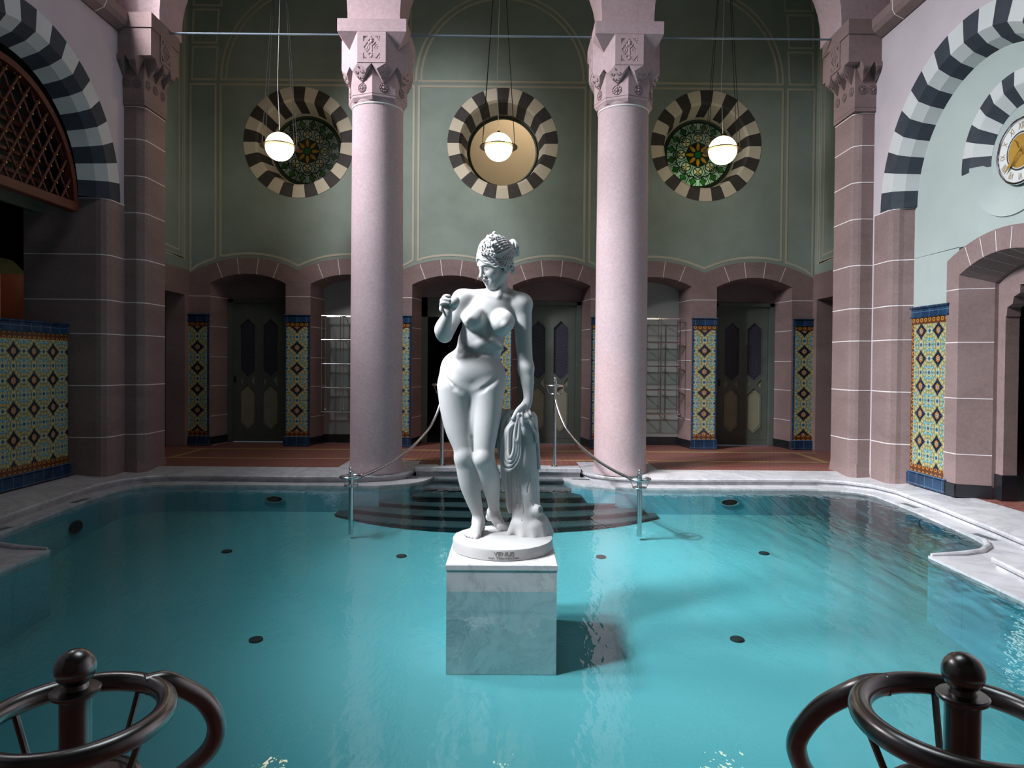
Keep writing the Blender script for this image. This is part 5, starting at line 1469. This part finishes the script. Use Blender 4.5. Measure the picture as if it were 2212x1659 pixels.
# knot at the back
h.ell(hp(0, -.158, .040), (.046, .042, .052), HA, .02)
for j in range(7):
    a0 = j * .9
    h.chain([hp(.040 * math.cos(a0 + t * 2.6), -.160 + .040 * math.sin(t * PI) * (1 if j % 2 else -.6), .040 + .050 * math.sin(a0 + t * 2.6), .0085) for t in [i / 10 for i in range(11)]], .004)
h.build('hair', sm, statue, 0)
# fruit in the raised hand
m = MB(); m.sphere(APPLE[0], APPLE[1], 28, 18, (1, 1, .94)); m.build('fruit', sm, statue, smooth=True, angle=180)
# cloth
c = Field((-.12, -.20, .25), (.32, .36, 1.02), .0036)
for q in CLOTH_FILL: c.ell(q[:3], q[3:], None, .02)
for pl in CLOTH: c.limb(pl, .004, .25)
c.build('drapery', sm, statue, 1)
# stump
t_ = Field((-.12, -.16, .085), (.44, .46, 1.0), .004)
t_.limb(STUMP, .03)
for a, b in ROOTS: t_.cone(a, b, .045)
t_.cone(KNOT[0], KNOT[1], .02)
kn = np.array(KNOT[1][:3]); kd = kn - np.array(KNOT[0][:3]); kd /= np.linalg.norm(kd)
t_.cone((*(kn + kd * .034), .024), (*(kn + kd * .06), .030), .004, 's')
rs = random.Random(5)
for i in range(26):           # cracks in the bark
    z0 = rs.uniform(.18, .72); a = rs.uniform(-2.9, -.2); s0 = min(STUMP, key=lambda q: abs(q[2] - z0)); P = []
    for k in range(5):
        P.append((s0[0] + s0[3] * math.cos(a), s0[1] + s0[3] * math.sin(a), z0, .0042)); z0 -= rs.uniform(.012, .035); a += rs.uniform(-.10, .10)
        s0 = min(STUMP, key=lambda q: abs(q[2] - z0))
    t_.chain(P, .003, 's')
t_.build('tree_stump', sm, statue, 0)
# round plinth with its inscription
m = MB(); m.lathe([(.352, .030), (.357, .036), (.357, .098), (.353, .106), (.30, .112), (.02, .116)], n=96); m.build('plinth', sm, statue, smooth=True, angle=30)
m = MB()
for body, size, zc in (('VENUS', .040, .080), ('von Thorwaldsen', .027, .052)):
    vs, fs = text_mesh(body, size, .002)
    b = m.pts([((.3570 + (v.z > 0) * .0018) * math.sin(v.x * 1.12 / .358 + .03), -(.3570 + (v.z > 0) * .0018) * math.cos(v.x * 1.12 / .358 + .03), zc + v.y) for v in vs])
    for q in fs: m.face([b + i for i in q])
m.build('inscription_lettering', M['letter'], statue)
# ------------------------------------------------------------------ hanging globe lamps
def lamp_parts(t):
    m = MB(); m.sphere((0, 0, 0), .193, 32, 20); m.build('globe', M['globe'], t, smooth=True, angle=180)
    m = MB(); m.rings([[(r * math.cos(2 * PI * k / 48), r * math.sin(2 * PI * k / 48), z) for k in range(48)] for r, z in ((.192, -.006), (.262, -.006), (.262, .004), (.192, .004))], loop=True)
    m.build('shade_ring', M['lampring'], t)
    m = MB(); m.lathe([(.196, .006), (.197, .022), (.192, .03)], n=40, cap=False); m.lathe([(.02, .19), (.022, .21), (.012, .225)], n=12)
    m.build('globe_band', M['lampring'], t, smooth=True)
    for sx in (1, -1):
        for sy in (1, -1):
            m = MB(); a = Vector((sx * .225, sy * .06, 0)); b = Vector((sx * .012, sy * .012, 3.26))
            m.tube([a, b], .0042, 5); m.build('suspension_cable', M['iron'], t)
    m = MB(); m.tube([(0, 0, .21), (-.012, 0, .5), (-.03, 0, .85), (-.022, 0, 1.25), (-.004, 0, 2.0), (0, 0, 3.26)], .0042, 5); m.build('power_cord', M['white_paint'], t)
l0 = thing('pendant_lamp', 'glowing globe pendant lamp overlapping the stained glass window of the dark bay', 'lamp', (-3.066, 9.6, 4.322), 0, 'globe lamps of the arcade'); lamp_parts(l0)
dup(l0, (-.037, 9.6, 4.343), label='glowing globe pendant lamp before the plain open round window')
dup(l0, (3.07, 9.6, 4.325), label='glowing globe pendant lamp before the green glowing stained glass window')

# ------------------------------------------------------------------ handrails
def post_head(t, c, R, rt, zr, zc, Rc, zb, rb, rp, mat, zfoot, og, foot=True):
    x, y = c
    m = MB(); m.lathe([(rp, zfoot), (rp, zb - rb * 1.4)], (x, y, 0), 24); m.build('post', mat, t, smooth=True, origin=og)
    m = MB(); m.torus((x, y, zr), R, rt, 48, 12); m.build('ring', mat, t, smooth=True, origin=og)
    m = MB(); m.torus((x, y, zc), Rc, rt * .62, 32, 8); m.lathe([(rp, zc - .02), (Rc, zc - .004), (Rc, zc + .004), (rp, zc + .008)], (x, y, 0), 28); m.build('collar', mat, t, smooth=True, origin=og)
    for k in range(4):
        a = PI / 4 + PI / 2 * k + .5
        m = MB(); m.tube([(x + R * .97 * math.cos(a), y + R * .97 * math.sin(a), zr - rt * .6), (x + Rc * math.cos(a), y + Rc * math.sin(a), zc)], rt * .33, 8); m.build('strut', mat, t, smooth=True, origin=og)
    m = MB(); m.sphere((x, y, zb), rb, 24, 16); m.lathe([(rp * .9, zb - rb * 1.42), (rb * 1.16, zb - rb * 1.40), (rb * 1.22, zb - rb * 1.30), (rb * 1.22, zb - rb * 1.18), (rb * 1.14, zb - rb * 1.10), (rb * .66, zb - rb * 1.06), (rb * .6, zb - rb * .8)], (x, y, 0), 24)
    m.build('finial', mat, t, smooth=True, origin=og)
    if foot:
        m = MB(); m.lathe([(rp * 1.9, zfoot), (rp * 1.9, zfoot + .008), (rp * 1.3, zfoot + .014)], (x, y, 0), 20); m.build('base_flange', mat, t, smooth=True, origin=og)
def smooth_path(P, n=6):
    P = [Vector(p) for p in P]; out = []
    for i in range(len(P) - 1):
        p0, p1, p2, p3 = P[max(i - 1, 0)], P[i], P[i + 1], P[min(i + 2, len(P) - 1)]
        for k in range(n):
            t = k / n
            out.append(.5 * ((2 * p1) + (p2 - p0) * t + (2 * p0 - 5 * p1 + 4 * p2 - p3) * t * t + (3 * p1 - p0 - 3 * p2 + p3) * t ** 3))
    return out + [P[-1]]
RAIL = [(.730, 8.925, 1.063), (.728, 8.912, .98), (.739, 8.888, .870), (.780, 8.797, .718), (.848, 8.645, .551), (.928, 8.467, .440), (1.014, 8.276, .347), (1.105, 8.074, .277), (1.191, 7.881, .222), (1.298, 7.645, .175), (1.375, 7.472, .150), (1.43, 7.35, .138)]
def far_rail(s, label):
    og = (s * .74, 9.05, 0)
    t = thing('pool_handrail', label, 'handrail', og, 0, 'steel handrails of the pool steps')
    post_head(t, (s * .74, 9.05), .126, .0135, 1.063, .955, .078, 1.155, .021, .025, M['steel'], 0.0, og)
    m = MB(); m.tube(smooth_path([(s * x, y, z) for x, y, z in RAIL]), .0175, 12); m.build('rail', M['steel'], t, smooth=True, origin=og)
    post_head(t, (s * 1.526, 7.28), .110, .0125, .138, .046, .068, .222, .020, .026, M['steel'], floor_z(7.3) + .04, og, False)
    return t
far_rail(-1, 'curved steel handrail at the far steps, partly hidden behind the statue')
far_rail(1, 'curved bright steel handrail at the far steps, fully visible beside the shaded column')
def near_rail(c, zr, zb, rb, path, label):
    og = (c[0], c[1], -.05)
    t = thing('pool_handrail', label, 'handrail', og, 0, 'steel handrails of the pool steps')
    post_head(t, c, .125, .0158, zr, zr - .11, .082, zb, rb, .0218, M['steel_shaded'], -.05, og)
    m = MB(); m.tube(smooth_path(path), [.0165] * (6 * (len(path) - 1) + 1), 14); m.build('rail', M['steel_shaded'], t, smooth=True, origin=og)
near_rail((-.514, 1.04), .806, .884, .0285, [(-.466, 1.148, .807), (-.446, 1.166, .806), (-.426, 1.180, .792), (-.395, 1.210, .752), (-.381, 1.230, .702), (-.398, 1.250, .649), (-.448, 1.280, .593), (-.538, 1.330, .513), (-.677, 1.400, .411), (-.84, 1.5, .32)],
          'dark close-up handrail ring and ball finial over the unlit side of the pool')
near_rail((.760, .93), .863, .935, .0265, [(.724, 1.047, .863), (.698, 1.056, .857), (.672, 1.070, .837), (.643, 1.100, .797), (.624, 1.130, .741), (.629, 1.150, .699), (.661, 1.180, .642), (.725, 1.220, .572), (.841, 1.280, .482), (1.0, 1.38, .38)],
          'dark close-up handrail ring and ball finial below the sparkling window reflection')

# ------------------------------------------------------------------ pool fittings
for (x, y), lb in [((-2.653, 6.83), 'small dark floor inlet under water in the dim far corner of the pool'), ((-.906, 6.732), 'small dark floor inlet under water just past the pedestal towards the bright column'),
                   ((1.051, 6.745), 'small floor inlet under water in the reflection of the shaded column'), ((2.705, 6.884), 'small dark floor inlet under water on the brightest far side of the pool'),
                   ((-1.681, 4.97), 'dark floor inlet under water beside the pedestal on the dim side'), ((1.824, 5.026), 'dark floor inlet under water near the pedestal shadow on the bright side')]:
    z = floor_z(y); og = (x, y, z)
    t = thing('floor_inlet', lb, 'pool inlet', og, 0, 'inlets in the pool floor')
    m = MB(); m.lathe([(.050, -.004), (.050, .008), (.040, .014), (.015, .016)], (x, y, z), 24); m.build('cover', M['iron'], t, origin=og, smooth=True)
    m = MB(); m.torus((x, y, z + .010), .044, .004, 24, 6); m.build('cover_rim', M['iron'], t, origin=og, smooth=True)
for c, nrm, rr, lb, lit in [((-2.661, 8.235, -.295), (0, -1), .125, 'round underwater lamp in the dim stretch of the far pool wall', 1), ((2.79, 8.235, -.295), (0, -1), .125, 'round underwater lamp in the bright stretch of the far pool wall', 1),
                        ((-4.29, 7.05, -.36), (1, 0), .105, 'dark round nozzle in the pool wall below the tiled parapet', 0), ((4.30, 6.86, -.23), (-1, 0), .085, 'small round nozzle in the pool wall below the clock wall', 0)]:
    nx, ny = nrm; tx, ty = -ny, nx
    f = lambda r, a, d: (c[0] + tx * r * math.cos(a) + nx * d, c[1] + ty * r * math.cos(a) + ny * d, c[2] + r * (.36 if lit else .62) * math.sin(a))
    t = thing('underwater_lamp' if lit else 'wall_nozzle', lb, 'pool lamp' if lit else 'pool nozzle', c)
    m = MB(); m.rings([[f(r, 2 * PI * k / 32, d) for k in range(32)] for r, d in ((rr, 0), (rr, .012), (rr * .78, .014), (rr * .74, .004))], cap0=False, cap1=False); m.build('bezel', M['inletrim'] if lit else M['iron'], t, origin=c, smooth=True)
    m = MB(); m.rings([[f(r, 2 * PI * k / 32, d) for k in range(32)] for r, d in ((rr * .78, .003), (rr * .3, .010), (.004, .011))]); m.build('lens' if lit else 'cover', M['iron'], t, origin=c, smooth=True)
for (x, y), rz, lb in [((-1.144, 8.922 - .12), .25, 'small overflow grating beside the steps near the bright column'), ((1.063, 8.911 - .1), -.25, 'small overflow grating beside the steps near the shaded column'),
                   ((-4.36, 7.256), 1.5, 'small overflow grating in the ledge below the tiled parapet, farther one'), ((-4.27, 5.97), 1.45, 'small overflow grating in the ledge below the tiled parapet, by the kerb'),
                   ((4.405, 7.309), 1.62, 'small overflow grating in the ledge below the bright tile panel'), ((4.285, 5.974), 1.65, 'small overflow grating in the ledge by the curved kerb on the clock side')]:
    t = thing('overflow_grating', lb, 'grating', (x, y, -.13), rz, 'overflow gratings in the pool ledge')
    m = MB(); m.box(-.115, .115, -.036, .036, -.004, .002); m.build('dark_slot', M['iron'], t)
    m = MB(); m.box(-.125, .125, -.046, -.036, -.004, .004).box(-.125, .125, .036, .046, -.004, .004)
    for k in range(9): m.box(-.11 + k * .027, -.104 + k * .027, -.036, .036, -.002, .004)
    m.build('grate_bars', M['inletrim'], t)

# ------------------------------------------------------------------ pedestal
PX0, PX1, PY0, PY1 = -.270, .467, 4.50, 5.36
t = thing('marble_pedestal', 'square veined marble pedestal standing in the water under the statue', 'pedestal', (.10, 4.93, -.7)); og = (.10, 4.93, -.7)
m = MB(); m.box(PX0 + .006, PX1 - .006, PY0 + .006, PY1 - .006, -.70, -.005, .004); m.build('pedestal_block', M['pedmarble'], t, origin=og)
m = MB(); m.box(PX0, PX1, PY0, PY1, -.012, .03, .006); m.build('top_slab', M['pedmarble'], t, origin=og)

# ------------------------------------------------------------------ light
def area(nm, loc, target, size, power, col, sy=None, spread=PI):
    d = bpy.data.lights.new(nm, 'AREA'); d.energy = power; d.color = col; d.size = size
    if sy: d.shape = 'RECTANGLE'; d.size_y = sy
    d.spread = spread
    o = bpy.data.objects.new(nm, d); C.objects.link(o); o.location = loc
    o.rotation_euler = (Vector(target) - Vector(loc)).to_track_quat('-Z', 'Y').to_euler(); return o
# daylight entering by the three clerestory windows of the dark side, plus an added roof fill
area('clerestory_daylight', (-5.35, 6.3, 7.2), (-1.0, 8.6, 2.6), 1.0, 330, (.93, .93, 1.0), 1.6, math.radians(110))
area('clerestory_daylight', (-5.35, 2.2, 7.2), (.1, 5.0, 1.4), 1.0, 130, (.90, .94, 1.0), 1.6, math.radians(46))
def spot(nm, loc, target, power, col, ang, blend, rad):
    d = bpy.data.lights.new(nm, 'SPOT'); d.energy = power; d.color = col; d.spot_size = math.radians(ang); d.spot_blend = blend; d.shadow_soft_size = rad
    o = bpy.data.objects.new(nm, d); C.objects.link(o); o.location = loc
    o.rotation_euler = (Vector(target) - Vector(loc)).to_track_quat('-Z', 'Y').to_euler(); return o
spot('window_sunbeam', (-5.45, 5.6, 7.9), (2.75, 7.35, -.3), 5600, (.95, .97, 1.0), 20, .9, .18)
area('clerestory_daylight', (-5.35, 4.4, 7.2), (4.2, 6.4, .3), 1.0, 175, (.92, .95, 1.0), 1.6, math.radians(64))  # extra lamp added to brighten the right side of the pool
spot('stained_window_sunbeam', (-5.45, 4.6, 7.6), (1.45, 8.6, .75), 1700, (1.0, .60, .45), 8, .9, .12)
spot('window_sunbeam', (-5.45, 4.0, 7.6), (3.0, 11.0, .8), 1900, (.95, .97, 1.0), 15, .9, .2)
spot('stained_window_sunbeam', (-5.45, 2.6, 7.6), (-.05, 4.62, .12), 420, (1.0, .66, .55), 6, .9, .12)
area('roof_fill', (0, 4.4, 9.5), (0, 4.4, 0), 3.0, 85, (.80, .92, 1.0))  # added soft ambient fill from an unseen roof opening
# lit rooms seen through the openings
area('stair_room_lamp', (.6, 12.2, 6.6), (0, 13.3, 4.6), .5, 26, (1.0, .80, .55))
area('outdoor_glow', (-3.26, 12.6, 4.4), (-3.26, 11.6, 4.9), .8, 5, (.8, 1.0, .8))
area('outdoor_glow', (3.2, 12.0, 4.15), (3.26, 11.6, 4.6), .4, 34, (.75, 1.0, .75))
area('passage_lamp', (-8.0, 10.4, 2.9), (-8.4, 11.4, 1.2), .3, 2.5, (1.0, .8, .5))
w = bpy.data.worlds.new('daylight'); bpy.context.scene.world = w; w.use_nodes = True
bg = w.node_tree.nodes['Background']; bg.inputs[0].default_value = (.6, .75, 1, 1); bg.inputs[1].default_value = .25

# ------------------------------------------------------------------ camera
cam = bpy.data.cameras.new('camera'); co = bpy.data.objects.new('camera', cam); C.objects.link(co)
cam.sensor_fit = 'HORIZONTAL'; cam.sensor_width = 36.0; cam.lens = 36.0 * 1490 / 2212
cam.shift_y = -22.4 / 2212; cam.clip_start = .05; cam.clip_end = 100
pit, yaw, rol = math.radians(-.85), math.radians(.2), math.radians(.45)
fwd = Vector((math.sin(yaw) * math.cos(pit), math.cos(yaw) * math.cos(pit), math.sin(pit)))
r0 = Vector((math.cos(yaw), -math.sin(yaw), 0)); u0 = r0.cross(fwd)
rt = r0 * math.cos(rol) + u0 * math.sin(rol); up = -r0 * math.sin(rol) + u0 * math.cos(rol)
mt = Matrix((rt, up, -fwd)).transposed().to_4x4(); mt.translation = Vector((.14, 0, 1.35)); co.matrix_world = mt
sc.camera = co
sc.cycles.max_bounces = 8; sc.cycles.diffuse_bounces = 4; sc.cycles.glossy_bounces = 4; sc.cycles.transparent_max_bounces = 12; sc.cycles.transmission_bounces = 4
sc.cycles.caustics_reflective = False; sc.cycles.caustics_refractive = False
sc.cycles.sample_clamp_indirect = 4.0
